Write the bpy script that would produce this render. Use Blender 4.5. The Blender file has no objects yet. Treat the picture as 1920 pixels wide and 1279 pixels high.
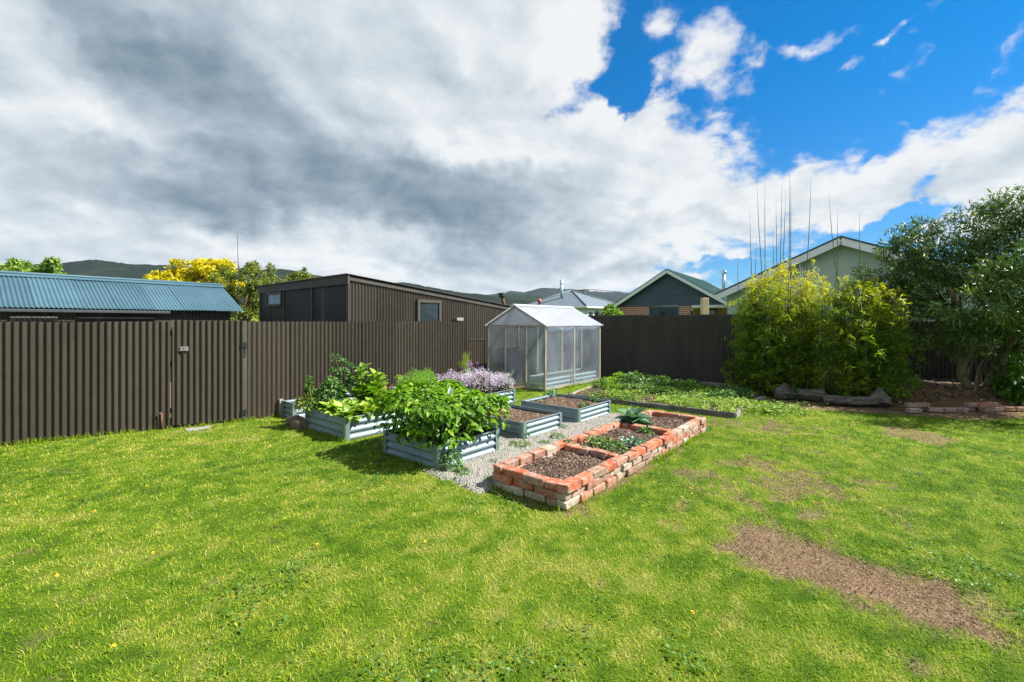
import bpy, math, random
import numpy as np
# ---------------------------------------------------------------- scene, camera, sky, sun
sc = bpy.context.scene
COL = sc.collection
H, FP, HY, CX = 1.6, 835.0, 603.0, 960.0        # eye height, focal length in photo pixels, horizon row, centre column
cd = bpy.data.cameras.new('camera'); cam = bpy.data.objects.new('camera', cd); COL.objects.link(cam)
cam.location = (0, 0, H); cam.rotation_euler = (math.radians(90), 0, 0)
cd.sensor_width = 36; cd.lens = 36*FP/1920; cd.shift_y = -(639.5-HY)/1920
cd.clip_start = 0.05; cd.clip_end = 20000
sc.camera = cam
sc.view_settings.view_transform = 'Standard'; sc.view_settings.look = 'None'
sc.view_settings.gamma = 1; sc.view_settings.exposure = 1.42
SUN_EL = math.radians(46); SX, SY = .998, -.06
sd = bpy.data.lights.new('sun', 'SUN'); sun = bpy.data.objects.new('sun', sd); COL.objects.link(sun)
sd.energy = 4.6; sd.angle = math.radians(.53); sd.color = (1, .955, .88)
n_ = math.hypot(SX, SY); SX /= n_; SY /= n_
SV = (math.cos(SUN_EL)*SX, math.cos(SUN_EL)*SY, math.sin(SUN_EL))
from mathutils import Vector, Matrix
sun.rotation_euler = Vector(SV).to_track_quat('Z', 'Y').to_euler()
sun.location = (12, -6, 20)
sc.cycles.use_denoising = True
sc.cycles.max_bounces = 8; sc.cycles.transparent_max_bounces = 12
sc.cycles.transmission_bounces = 6; sc.cycles.caustics_reflective = False; sc.cycles.caustics_refractive = False

def azel(px, py):
    return math.atan2(px-CX, FP), math.atan2(HY-py, math.hypot(px-CX, FP))

def build_world():
    w = bpy.data.worlds.new('World'); sc.world = w; w.use_nodes = True
    nt = w.node_tree; nt.nodes.clear(); N = nt.nodes; L = nt.links
    out = N.new('ShaderNodeOutputWorld'); bg = N.new('ShaderNodeBackground'); L.new(bg.outputs[0], out.inputs[0])
    sky = N.new('ShaderNodeTexSky'); sky.sky_type = 'NISHITA'; sky.sun_disc = False
    sky.sun_elevation = SUN_EL; sky.sun_rotation = math.atan2(SX, SY); sky.altitude = 200
    sky.air_density = 1.0; sky.dust_density = .3; sky.ozone_density = 2.5
    tc = N.new('ShaderNodeTexCoord'); sp = N.new('ShaderNodeSeparateXYZ'); L.new(tc.outputs['Generated'], sp.inputs[0])
    def M(op, a, b=None, c=None, clamp=False):
        m = N.new('ShaderNodeMath'); m.operation = op; m.use_clamp = clamp
        for i, v in enumerate((a, b, c)):
            if v is None: continue
            if isinstance(v, (int, float)): m.inputs[i].default_value = v
            else: L.new(v, m.inputs[i])
        return m.outputs[0]
    az = M('ARCTAN2', sp.outputs[0], sp.outputs[1]); el = M('ARCSINE', sp.outputs[2])
    # the cloud deck seen in perspective: horizontal coordinates divided by height
    zz = M('ADD', M('MAXIMUM', sp.outputs[2], 0.0), .42)
    cx = M('DIVIDE', sp.outputs[0], zz); cy = M('DIVIDE', sp.outputs[1], zz)
    cv = N.new('ShaderNodeCombineXYZ'); L.new(cx, cv.inputs[0]); L.new(cy, cv.inputs[1])
    def noise(scale, det, rough, off=(0, 0, 0), dist=0.0, vec=None, lac=2.0):
        mp = N.new('ShaderNodeMapping'); mp.inputs['Location'].default_value = off
        L.new(vec or cv.outputs[0], mp.inputs[0])
        n = N.new('ShaderNodeTexNoise'); n.inputs['Scale'].default_value = scale; n.inputs['Detail'].default_value = det
        n.inputs['Roughness'].default_value = rough; n.inputs['Distortion'].default_value = dist; n.inputs['Lacunarity'].default_value = lac
        L.new(mp.outputs[0], n.inputs['Vector']); return n.outputs['Fac'], n.outputs['Color']
    # warp of the direction so that placed shapes get ragged edges
    wv = N.new('ShaderNodeCombineXYZ'); L.new(az, wv.inputs[0]); L.new(el, wv.inputs[1])
    _, wc = noise(3.2, 7, .62, (3, 7, 1), vec=wv.outputs[0])
    sub = N.new('ShaderNodeVectorMath'); sub.operation = 'SUBTRACT'; L.new(wc, sub.inputs[0]); sub.inputs[1].default_value = (.5, .5, .5)
    scl = N.new('ShaderNodeVectorMath'); scl.operation = 'MULTIPLY'; L.new(sub.outputs[0], scl.inputs[0]); scl.inputs[1].default_value = (.30, .24, 0)
    add = N.new('ShaderNodeVectorMath'); add.operation = 'ADD'; L.new(wv.outputs[0], add.inputs[0]); L.new(scl.outputs[0], add.inputs[1])
    AE = add.outputs[0]
    def blob(px, py, rx, ry, rot=0):
        a0, e0 = azel(px, py)
        a1, _ = azel(px-rx, py); a2, _ = azel(px+rx, py); _, e1 = azel(px, py+ry); _, e2 = azel(px, py-ry)
        mp = N.new('ShaderNodeMapping'); mp.vector_type = 'TEXTURE'
        mp.inputs['Location'].default_value = (a0, e0, 0); mp.inputs['Rotation'].default_value = (0, 0, math.radians(rot))
        mp.inputs['Scale'].default_value = (abs(a2-a1)/2, abs(e2-e1)/2, 1)
        L.new(AE, mp.inputs[0])
        # a round falloff without the third axis: length of the mapped vector
        g = N.new('ShaderNodeTexGradient'); g.gradient_type = 'SPHERICAL'; L.new(mp.outputs[0], g.inputs[0])
        return g.outputs['Fac']
    COVER = [(380, 180, 900, 620, 0), (-500, 300, 900, 700, 0), (780, 40, 420, 330, 0), (880, 420, 560, 260, 0), (1120, 300, 290, 150, 0), (1240, 250, 165, 78, 5),
             (1345, 105, 75, 95, -10), (1250, 60, 45, 55, 30), (1240, 150, 70, 34, 25), (1500, 298, 90, 36, 8), (1540, 52, 75, 22, 12), (1612, 70, 55, 18, 10), (1690, 34, 26, 16, 0),
             (1330, 400, 190, 75, 4), (1560, 375, 300, 100, 12), (1690, 325, 130, 90, 12), (1900, 320, 260, 110, 22), (1440, 380, 260, 95, 0), (2100, 260, 300, 160, 15), (1500, 430, 230, 40, 5),
             (1640, 452, 40, 14, 0), (1900, 430, 200, 60, 0), (1140, 500, 330, 90, 0), (1250, 440, 250, 70, 0), (1415, 540, 30, 12, 0), (1420, 105, 34, 22, 20)]
    d = None
    for (px, py, rx, ry, rot) in COVER:
        k = min(rx, ry)/75.0
        small = ry < 100 and rx < 100
        b = M('MULTIPLY', blob(px, py, rx*(1.3 if small else 1), ry*(1.3 if small else 1), rot), .50 if small else max(k, .56))
        d = b if d is None else M('MAXIMUM', d, b)
    GAPS = [(1685, 425, 130, 36, 14), (1400, 520, 120, 30, 0), (1180, 140, 40, 60, 0), (5, 318, 40, 20, 0), (1420, 500, 80, 18, 0), (1880, 30, 130, 80, 0), (1800, 150, 150, 60, 10), (1170, 160, 50, 60, 0)]
    for (px, py, rx, ry, rot) in GAPS:
        d = M('SUBTRACT', d, M('MULTIPLY', blob(px, py, rx, ry, rot), 1.6))
    # other side of the sky: broken cloud all round
    nb, _ = noise(1.1, 6, .55, (9, 2, 0))
    back = M('MULTIPLY', M('SUBTRACT', nb, .47), 9.0)
    bmask = M('MULTIPLY', M('SUBTRACT', M('ABSOLUTE', az), 1.05), 3.0, clamp=True)
    d = M('ADD', M('MULTIPLY', d, M('SUBTRACT', 1.0, bmask)), M('MULTIPLY', back, bmask))
    n1, _ = noise(3.4, 10, .60, (1.3, 4.1, 0), .1)
    n1s, _ = noise(3.4, 10, .60, (1.3-.05, 4.1+.02, 0), .1)
    nf, _ = noise(13.0, 8, .6, (5.3, .1, 0), .2)
    dn = M('ADD', d, M('ADD', M('MULTIPLY', M('SUBTRACT', n1, .50), 1.6), M('MULTIPLY', M('SUBTRACT', nf, .5), 1.25)))
    def ramp(v, a, b, lo=0.0, hi=1.0, smooth=True):
        m = N.new('ShaderNodeMapRange'); m.interpolation_type = 'SMOOTHSTEP' if smooth else 'LINEAR'
        m.inputs['From Min'].default_value = a; m.inputs['From Max'].default_value = b
        m.inputs['To Min'].default_value = lo; m.inputs['To Max'].default_value = hi
        L.new(v, m.inputs['Value']); return m.outputs[0]
    alpha = ramp(dn, .08, .62)
    # thickness shading: dark bases of the big shower cloud
    DARK = [(330, 150, 420, 170, -28, .62), (330, 130, 190, 90, -30, .30), (640, 250, 420, 130, -30, .35), (640, 385, 560, 95, -8, .55), (880, 370, 330, 85, -6, .5), (250, 350, 330, 60, -8, .35), (520, 400, 300, 60, 0, .30),
            (1000, 180, 230, 130, 0, .16), (600, 60, 350, 110, 0, .2), (150, 60, 220, 120, -20, .28), (1260, 432, 160, 26, 3, .30), (1520, 400, 250, 40, 14, .28), (1750, 370, 220, 40, 18, .34), (1000, 470, 280, 40, 0, .28),
            (1100, 530, 250, 22, 0, .35), (0, 360, 160, 90, 0, .25), (300, 500, 420, 60, 0, .18), (960, 330, 260, 60, -4, .25)]
    LIGHT = [(170, 225, 210, 60, -24, .30), (330, 255, 80, 28, 0, .20), (900, 285, 360, 34, -5, .22), (60, 480, 500, 70, 0, .12), (730, 440, 280, 34, 0, .26), (1100, 120, 130, 140, 0, .22), (640, 475, 400, 45, 0, .12), (60, 50, 200, 40, -30, .12)]
    s = None
    for (px, py, rx, ry, rot, k) in DARK:
        b = M('MULTIPLY', M('SMOOTH_MIN', blob(px, py, rx, ry, rot), .62, .3), k*1.08)
        s = b if s is None else M('ADD', s, b)
    for (px, py, rx, ry, rot, k) in LIGHT:
        s = M('SUBTRACT', s, M('MULTIPLY', blob(px, py, rx, ry, rot), k*1.2))
    n2, _ = noise(2.6, 6, .5, (7.7, 1.1, 0), .3)
    relief = M('MULTIPLY', M('SUBTRACT', n1, n1s), -1.15)
    thick = ramp(dn, .5, 2.2, 0, .16)
    s = M('ADD', M('ADD', s, thick), M('ADD', M('MULTIPLY', M('SUBTRACT', n2, .50), .46), relief))
    cr = N.new('ShaderNodeValToRGB'); L.new(s, cr.inputs[0]); e = cr.color_ramp.elements
    e[0].position = 0; e[0].color = (.88, .90, .92, 1); e[1].position = 1; e[1].color = (.15, .225, .30, 1)
    for p, c in ((.18, (.70, .76, .81, 1)), (.38, (.53, .61, .68, 1)), (.62, (.35, .44, .515, 1)), (.82, (.24, .32, .39, 1))):
        x = e.new(p); x.color = c
    cs = N.new('ShaderNodeVectorMath'); cs.operation = 'SCALE'; L.new(cr.outputs[0], cs.inputs[0]); cs.inputs['Scale'].default_value = CLOUD_K
    tint = N.new('ShaderNodeMix'); tint.data_type = 'RGBA'; tint.blend_type = 'MULTIPLY'; tint.inputs[0].default_value = 1
    L.new(sky.outputs[0], tint.inputs[6])
    tm = N.new('ShaderNodeMix'); tm.data_type = 'RGBA'; L.new(ramp(el, .02, .5), tm.inputs[0]); tm.inputs[6].default_value = SKY_LOW; tm.inputs[7].default_value = SKY_TINT
    L.new(tm.outputs[2], tint.inputs[7])
    mix = N.new('ShaderNodeMix'); mix.data_type = 'RGBA'
    L.new(alpha, mix.inputs[0]); L.new(tint.outputs[2], mix.inputs[6]); L.new(cs.outputs[0], mix.inputs[7])
    L.new(mix.outputs[2], bg.inputs[0]); bg.inputs[1].default_value = SKY_STR
    w.cycles.sampling_method = 'MANUAL'; w.cycles.sample_map_resolution = 512
SKY_STR = .10
CLOUD_K = 3.75
SKY_TINT = (.003, .36, .60, 1)
SKY_LOW = (.15, .34, .48, 1)
build_world()
# ---------------------------------------------------------------- helpers
rng = np.random.default_rng(7)
PI = math.pi
def G(px, py, z=0.0):
    y = (H-z)*FP/(py-HY); return ((px-CX)/FP*y, y, z)
def zat(py, Y): return H+(HY-py)*Y/FP
def at(px, py, Y): return ((px-CX)/FP*Y, Y, zat(py, Y))
U = np.array((.6556, .7551, 0.)); V = np.array((-.7551, .6556, 0.)); Z = np.array((0, 0, 1.))   # garden axes: away-right, away-left, up

def vnoise(x, y, seed=0, s=1.0):
    r = np.random.default_rng(seed).random((256, 256)); x = np.asarray(x)*s+500.3; y = np.asarray(y)*s+500.7
    xi = np.floor(x).astype(int); yi = np.floor(y).astype(int); fx = x-xi; fy = y-yi
    fx = fx*fx*(3-2*fx); fy = fy*fy*(3-2*fy); a = xi & 255; b = (xi+1) & 255; c = yi & 255; d = (yi+1) & 255
    return (r[a, c]*(1-fx)+r[b, c]*fx)*(1-fy)+(r[a, d]*(1-fx)+r[b, d]*fx)*fy
def fbm(x, y, seed=0, s=1.0, o=4):
    t = 0; n = 0
    for i in range(o): t = t+vnoise(x, y, seed+i, s*2**i)*.5**i; n += .5**i
    return t/n

class MB:
    """collects shapes that become ONE mesh object; world coordinates"""
    def __init__(s): s.v = []; s.f = []; s.t = []; s.n = 0; s.m = []; s.sm = []
    def add(s, v, f, tint=.5, mat=0, smooth=False):
        v = np.asarray(v, float).reshape(-1, 3)
        s.v.append(v); s.f += [tuple(i+s.n for i in q) for q in f]; s.n += len(v)
        s.t.append(np.full(len(v), tint) if np.isscalar(tint) else np.asarray(tint, float)); s.m += [mat]*len(f); s.sm += [smooth]*len(f)
    def box(s, c, sx, sy, sz, ax=None, tint=.5, mat=0, jit=0.0, bev=0.0):
        """c centre, half sizes along axes ax (3 vectors)"""
        ax = (np.array((1., 0, 0)), np.array((0, 1., 0)), Z) if ax is None else [np.asarray(a, float) for a in ax]
        c = np.asarray(c, float)
        if bev <= 0:
            v = [c+ax[0]*sx*i+ax[1]*sy*j+ax[2]*sz*k for k in (-1, 1) for j in (-1, 1) for i in (-1, 1)]
            v = np.array(v)
            if jit: v += rng.normal(0, jit, v.shape)
            s.add(v, [(0, 2, 3, 1), (4, 5, 7, 6), (0, 1, 5, 4), (2, 6, 7, 3), (0, 4, 6, 2), (1, 3, 7, 5)], tint, mat)
        else:
            v = []; idx = {}
            for k in (-1, 1):
                for j in (-1, 1):
                    for i in (-1, 1):
                        o = rng.normal(0, jit, 3) if jit else np.zeros(3)
                        for q in range(3):
                            d = [(sx-(bev if q != 0 else 0))*i, (sy-(bev if q != 1 else 0))*j, (sz-(bev if q != 2 else 0))*k]
                            idx[(i, j, k, q)] = len(v); v.append(c+ax[0]*d[0]+ax[1]*d[1]+ax[2]*d[2]+o)
            f = []
            for q in range(3):
                for sgn in (-1, 1):
                    a, b = [w for w in range(3) if w != q]
                    loop = []
                    for (p1, p2) in ((-1, -1), (1, -1), (1, 1), (-1, 1)):
                        key = [0, 0, 0]; key[q] = sgn; key[a] = p1; key[b] = p2; loop.append(idx[(*key, q)])
                    if (sgn > 0) == (q == 1): loop.reverse()
                    f.append(tuple(loop))
            for e in range(3):          # edges parallel to axis e
                a, b = [w for w in range(3) if w != e]
                for p1 in (-1, 1):
                    for p2 in (-1, 1):
                        k1 = [0]*3; k1[a] = p1; k1[b] = p2
                        kA = list(k1); kA[e] = -1; kB = list(k1); kB[e] = 1
                        f.append((idx[(*kA, a)], idx[(*kA, b)], idx[(*kB, b)], idx[(*kB, a)]))
            for i in (-1, 1):
                for j in (-1, 1):
                    for k in (-1, 1): f.append((idx[(i, j, k, 0)], idx[(i, j, k, 1)], idx[(i, j, k, 2)]))
            s.add(v, f, tint, mat)
    def tube(s, pts, rad, n=8, tint=.5, mat=0, cap=True, jit=0.0):
        pts = np.asarray(pts, float); k = len(pts); rad = [rad]*k if np.isscalar(rad) else rad
        t = np.gradient(pts, axis=0); t /= np.linalg.norm(t, axis=1)[:, None]+1e-9
        ref = np.array((1., 0, 0)) if abs(t[0][0]) < .8 else np.array((0, 1., 0)); vs = []
        for i in range(k):
            a = np.cross(t[i], ref); a /= np.linalg.norm(a)+1e-9; b = np.cross(t[i], a); ref = -np.cross(t[i], a) if False else ref
            for j in range(n):
                w = 2*PI*j/n; r = rad[i]*(1+(rng.normal(0, jit) if jit else 0)); vs.append(pts[i]+(a*math.cos(w)+b*math.sin(w))*r)
        f = [(i*n+j, i*n+(j+1) % n, (i+1)*n+(j+1) % n, (i+1)*n+j) for i in range(k-1) for j in range(n)]
        if cap: f += [tuple(range(n))[::-1], tuple(range((k-1)*n, k*n))]
        s.add(vs, f, tint, mat, True)
    def poly(s, pts, depth, tint=.5, mat=0):
        """flat polygon (list of 3D points) given thickness along vector depth"""
        p = np.asarray(pts, float); q = p+np.asarray(depth); n = len(p)
        s.add(np.vstack([p, q]), [tuple(range(n)), tuple(range(2*n-1, n-1, -1))]+[(i, n+i, n+(i+1) % n, (i+1) % n) for i in range(n)], tint, mat)
    def grid(s, P, tint=.5, mat=0, smooth=True):
        """P (a,b,3)"""
        a, b = P.shape[:2]; f = [(i*b+j, i*b+j+1, (i+1)*b+j+1, (i+1)*b+j) for i in range(a-1) for j in range(b-1)]
        s.add(P.reshape(-1, 3), f, tint if np.isscalar(tint) else np.asarray(tint).ravel(), mat, smooth)
    def build(s, name, mats, parent=None, loc=None):
        return raw_mesh(name, np.vstack(s.v), s.f, mats, parent, loc, np.concatenate(s.t), s.m, s.sm)

def set_tags(o, label=None, cat=None, group=None, kind=None):
    if label: o['label'] = label
    if cat: o['category'] = cat
    if group: o['group'] = group
    if kind: o['kind'] = kind
    return o
def thing(name, loc, label, cat, group=None, kind=None):
    o = bpy.data.objects.new(name, None); COL.objects.link(o); o.location = loc; o.empty_display_size = .1
    return set_tags(o, label, cat, group, kind)
def root_loc(p):
    q = p
    while q.parent: q = q.parent
    return np.array(q.location)
def raw_mesh(name, v, f, mats, parent=None, loc=None, tint=None, mi=None, smooth=None):
    base = root_loc(parent) if parent else (np.array(loc, float) if loc is not None else np.array((v[:, 0].mean(), v[:, 1].mean(), v[:, 2].min())))
    me = bpy.data.meshes.new(name); v = v-base
    if isinstance(f, np.ndarray):
        nf, k = f.shape; me.vertices.add(len(v)); me.vertices.foreach_set('co', v.astype(np.float32).ravel())
        me.loops.add(nf*k); me.loops.foreach_set('vertex_index', f.astype(np.int32).ravel())
        me.polygons.add(nf); me.polygons.foreach_set('loop_start', np.arange(0, nf*k, k, dtype=np.int32)); me.polygons.foreach_set('loop_total', np.full(nf, k, dtype=np.int32))
        me.update(calc_edges=True)
    else:
        me.from_pydata(v.tolist(), [], f)
    if not isinstance(mats, (list, tuple)): mats = [mats]
    for m in mats: me.materials.append(m)
    if mi is not None and len(mats) > 1: me.polygons.foreach_set('material_index', np.array(mi, dtype=np.int32))
    if smooth is not None: me.polygons.foreach_set('use_smooth', np.array(smooth if not isinstance(smooth, bool) else [smooth]*len(me.polygons), dtype=bool))
    if tint is not None:
        a = me.attributes.new('tint', 'FLOAT', 'POINT'); a.data.foreach_set('value', np.asarray(tint, np.float32))
    o = bpy.data.objects.new(name, me); COL.objects.link(o)
    if parent: o.parent = parent
    else: o.location = base
    return o

# ---- leaf templates: (verts (k,3): x across, y along, z up), faces
def leaf_tpl(w=.5, n=3, fold=.15, curl=.25, tip=1.0, widest=.4):
    v = []; f = []
    for i in range(n+1):
        t = i/n; ww = w*.5*(math.sin(PI*min(1, t**(math.log(.5)/math.log(widest)))))**.8 if 0 < t < 1 else 0.02
        z = -curl*t*t
        v += [(-ww, t, z+fold*ww*2), (0, t, z), (ww, t, z+fold*ww*2)]
    for i in range(n):
        a = i*3; f += [(a, a+1, a+4, a+3), (a+1, a+2, a+5, a+4)]
    return np.array(v, float), np.array(f)
LEAF = leaf_tpl(.62, 3, .25, .3)
LEAF_SM = leaf_tpl(.6, 2, .3, .2, widest=.45)
LANCE = leaf_tpl(.24, 3, .2, .35)
LANCE_SM = leaf_tpl(.2, 2, .2, .3, widest=.45)
BROAD = leaf_tpl(.7, 5, .22, .55, widest=.55)
def wavy(tpl, a=.05, fr=9):
    v = tpl[0].copy(); v[:, 2] += a*np.sin(v[:, 1]*fr+v[:, 0]*14)*np.sign(v[:, 0]); return v, tpl[1]
BLADE = (np.array([(-.5, 0, 0), (.5, 0, 0), (-.38, .5, .0), (.38, .5, 0), (0, 1, 0)]), None)
def norm(a): return a/(np.linalg.norm(a, axis=-1, keepdims=True)+1e-9)
def leaves(tpl, P, D, Nn, L, tint, W=None):
    """place the template at P, growing along D, facing Nn, length L (and width factor W); returns verts, quads, tint"""
    v, f = tpl; P = np.asarray(P, float); D = norm(np.asarray(D, float)); Nn = np.asarray(Nn, float)
    X = norm(np.cross(D, Nn)); Nz = np.cross(X, D); L = np.broadcast_to(np.asarray(L, float), (len(P),))[:, None, None]
    W = L if W is None else L*np.broadcast_to(np.asarray(W, float), (len(P),))[:, None, None]
    out = P[:, None, :]+v[None, :, 0:1]*X[:, None, :]*W+v[None, :, 1:2]*D[:, None, :]*L+v[None, :, 2:3]*Nz[:, None, :]*L
    k = len(v); F = (f[None]+(np.arange(len(P))*k)[:, None, None]).reshape(-1, f.shape[1])
    return out.reshape(-1, 3), F, np.repeat(np.broadcast_to(tint, (len(P),)), k)
def leaf_obj(name, sets, mat, parent=None, loc=None, smooth=True):
    vs = []; fs = []; ts = []; n = 0
    for v, f, t in sets: vs.append(v); fs.append(f+n); ts.append(t); n += len(v)
    return raw_mesh(name, np.vstack(vs), np.vstack(fs), mat, parent, loc, np.concatenate(ts), None, smooth)
def sph(n):
    d = rng.normal(size=(n, 3)); return norm(d)

# ---------------------------------------------------------------- materials
class NT:
    def __init__(s, name):
        s.mat = bpy.data.materials.new(name); s.mat.use_nodes = True; s.nt = s.mat.node_tree; s.nt.nodes.clear()
        s.out = s.n('ShaderNodeOutputMaterial'); s.p = s.n('ShaderNodeBsdfPrincipled'); s.l(s.p.outputs[0], s.out.inputs[0])
        s._tc = None
    def n(s, t): return s.nt.nodes.new(t)
    def l(s, a, b): s.nt.links.new(a, b)
    def val(s, sock, v):
        if isinstance(v, (int, float)): sock.default_value = v
        elif isinstance(v, tuple): sock.default_value = v if len(v) == 4 or sock.type == 'VECTOR' else (*v, 1)
        else: s.l(v, sock)
    def co(s, kind='Object'):
        if s._tc is None: s._tc = s.n('ShaderNodeTexCoord')
        return s._tc.outputs[kind]
    def pos(s):
        g = s.n('ShaderNodeNewGeometry'); return g.outputs['Position']
    def attr(s, name='tint'):
        a = s.n('ShaderNodeAttribute'); a.attribute_name = name; return a.outputs['Fac']
    def noise(s, scale, det=4, rough=.55, vec=None, sc3=None, dist=0):
        v = vec or s.pos()
        if sc3:
            m = s.n('ShaderNodeMapping'); m.inputs['Scale'].default_value = sc3; s.l(v, m.inputs[0]); v = m.outputs[0]
        n = s.n('ShaderNodeTexNoise'); n.inputs['Scale'].default_value = scale; n.inputs['Detail'].default_value = det
        n.inputs['Roughness'].default_value = rough; n.inputs['Distortion'].default_value = dist; s.l(v, n.inputs['Vector']); return n.outputs['Fac']
    def voro(s, scale, vec=None, feature='F1', out='Distance'):
        n = s.n('ShaderNodeTexVoronoi'); n.feature = feature; n.inputs['Scale'].default_value = scale; s.l(vec or s.pos(), n.inputs['Vector']); return n.outputs[out]
    def ramp(s, v, stops, interp='LINEAR'):
        r = s.n('ShaderNodeValToRGB'); s.l(v, r.inputs[0]); r.color_ramp.interpolation = interp; e = r.color_ramp.elements
        e[0].position = stops[0][0]; e[0].color = (*stops[0][1], 1); e[1].position = stops[-1][0]; e[1].color = (*stops[-1][1], 1)
        for p, c in stops[1:-1]: x = e.new(p); x.color = (*c, 1)
        return r.outputs[0]
    def math(s, op, a, b=None, clamp=False):
        m = s.n('ShaderNodeMath'); m.operation = op; m.use_clamp = clamp; s.val(m.inputs[0], a)
        if b is not None: s.val(m.inputs[1], b)
        return m.outputs[0]
    def mr(s, v, a, b, lo=0., hi=1.):
        m = s.n('ShaderNodeMapRange'); s.l(v, m.inputs[0]); m.inputs[1].default_value = a; m.inputs[2].default_value = b; m.inputs[3].default_value = lo; m.inputs[4].default_value = hi; return m.outputs[0]
    def mix(s, f, a, b, mode='MIX'):
        m = s.n('ShaderNodeMix'); m.data_type = 'RGBA'; m.blend_type = mode; s.val(m.inputs[0], f); s.val(m.inputs[6], a); s.val(m.inputs[7], b); return m.outputs[2]
    def bump(s, h, strength=.3, dist=.01):
        b = s.n('ShaderNodeBump'); b.inputs['Strength'].default_value = strength; b.inputs['Distance'].default_value = dist; s.l(h, b.inputs['Height']); s.l(b.outputs[0], s.p.inputs['Normal']); return b
    def set(s, col=None, rough=None, metal=None, spec=None):
        if col is not None: s.val(s.p.inputs['Base Color'], col)
        if rough is not None: s.val(s.p.inputs['Roughness'], rough)
        if metal is not None: s.val(s.p.inputs['Metallic'], metal)
        if spec is not None: s.val(s.p.inputs['Specular IOR Level'], spec)
        return s
def vary(name, c, amt=.25, scale=6, rough=.7, metal=0., bump=.0, spec=.5, sc3=None, bs=None, bd=.01):
    """one base colour with dirt-like variation"""
    m = NT(name); n = m.noise(scale, 6, .6, sc3=sc3); n2 = m.noise(scale*7, 3, .6)
    k = m.math('ADD', m.math('MULTIPLY', n, .7), m.math('MULTIPLY', n2, .3))
    lo = tuple(max(0, x*(1-amt*1.3)) for x in c); hi = tuple(x*(1+amt*1.3) for x in c)
    m.set(m.ramp(k, [(.3, lo), (.7, hi)]), rough, metal, spec)
    if bump: m.bump(m.noise(bs or scale*10, 4, .6, sc3=sc3), bump, bd)
    return m.mat
def leafmat(name, stops, trans=.35, rough=.45, spec=.35, nscale=14, namt=.25, tcol=(1.0, 1.25, .45)):
    m = NT(name); t = m.attr(); n = m.noise(nscale, 3, .6)
    t2 = m.math('ADD', t, m.math('MULTIPLY', m.math('SUBTRACT', n, .5), namt))
    c = m.ramp(t2, stops); m.set(c, rough, 0, spec)
    tr = m.n('ShaderNodeBsdfTranslucent'); m.val(tr.inputs[0], m.mix(1., c, (*tcol, 1), 'MULTIPLY'))
    mx = m.n('ShaderNodeMixShader'); mx.inputs[0].default_value = trans; m.l(m.p.outputs[0], mx.inputs[1]); m.l(tr.outputs[0], mx.inputs[2]); m.l(mx.outputs[0], m.out.inputs[0])
    return m.mat
MT = {}
MT['fence'] = (lambda m: (m.set(m.mix(m.mr(m.noise(2.6, 8, .72, sc3=(1, 1, .3)), .60, .72, 0, .7), m.ramp(m.math('ADD', m.math('MULTIPLY', m.noise(1.1, 6, .65, sc3=(1, 1, .25)), .5), m.math('MULTIPLY', m.attr(), .5)), [(.2, (.026, .021, .014)), (.5, (.036, .029, .020)), (.8, (.050, .040, .028))]), (.066, .056, .042, 1)), m.mr(m.noise(5, 5, .6), .3, .7, .42, .62), 0, .35), m.bump(m.noise(60, 4, .6), .12, .004), m.mat)[-1])(NT('fence_paint'))
MT['fence_dark'] = vary('dark_fence_paint', (.058, .050, .040), .25, 1.5, .6, spec=.3, sc3=(1, 1, .3), bump=.1)
MT['wood_dark'] = vary('painted_timber', (.05, .043, .034), .3, 5, .7, bump=.2)
MT['ply'] = (lambda m: (m.set(m.mix(m.mr(m.noise(1.0, 6, .6, sc3=(2.5, 2.5, .22)), .56, .72), m.ramp(m.noise(1.6, 6, .6), [(.3, (.008, .007, .006)), (.7, (.022, .021, .019))]), (.05, .054, .054, 1)), .6, 0, .3), m.mat)[-1])(NT('weathered_plywood'))
MT['timber'] = (lambda m: (m.set(m.ramp(m.noise(3, 6, .65, sc3=(6, 6, 1)), [(.3, (.20, .155, .11)), (.7, (.40, .345, .28))]), .75), m.bump(m.noise(30, 5, .6, sc3=(5, 5, .6)), .3, .004), m.mat)[-1])(NT('raw_timber'))
MT['timber_pale'] = vary('pale_timber', (.58, .49, .27), .2, 8, .7, sc3=(4, 4, .6), bump=.15)
MT['zinc'] = (lambda m: (m.set(m.ramp(m.math('ADD', m.math('MULTIPLY', m.voro(55, out='Distance'), .4), m.math('MULTIPLY', m.noise(5, 6, .7), .8)), [(.3, (.13, .19, .21)), (.75, (.235, .305, .335))]), m.mr(m.noise(9, 4, .6), .3, .7, .48, .66), .4), m.mat)[-1])(NT('galvanised_steel'))
MT['zinc_post'] = (lambda m: (m.set(m.ramp(m.noise(18, 5, .7), [(.3, (.13, .20, .175)), (.7, (.20, .285, .25))]), .45, .35), m.mat)[-1])(NT('green_grey_steel'))
def brickmat():
    m = NT('old_brick'); t = m.attr()
    c = m.ramp(t, [(0, (.36, .085, .035)), (.2, (.43, .12, .055)), (.42, (.35, .15, .09)), (.58, (.25, .10, .065)), (.72, (.27, .16, .115)), (.86, (.33, .245, .18)), (1, (.50, .44, .35))])
    mort = m.noise(9, 7, .68); c = m.mix(m.mr(mort, .45, .60, 0, .78), c, (.37, .285, .225, 1)); c = m.mix(m.mr(m.noise(23, 5, .7), .48, .68, 0, .65), c, (.14, .07, .045, 1))
    c = m.mix(m.mr(m.noise(4.2, 6, .7), .58, .74, 0, .6), c, (.11, .10, .065, 1))
    m.set(c, .88, 0, .2); m.bump(m.math('ADD', m.noise(45, 6, .7), m.math('MULTIPLY', m.noise(160, 3, .6), .4)), .75, .008); return m.mat
MT['brick'] = brickmat()
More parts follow.
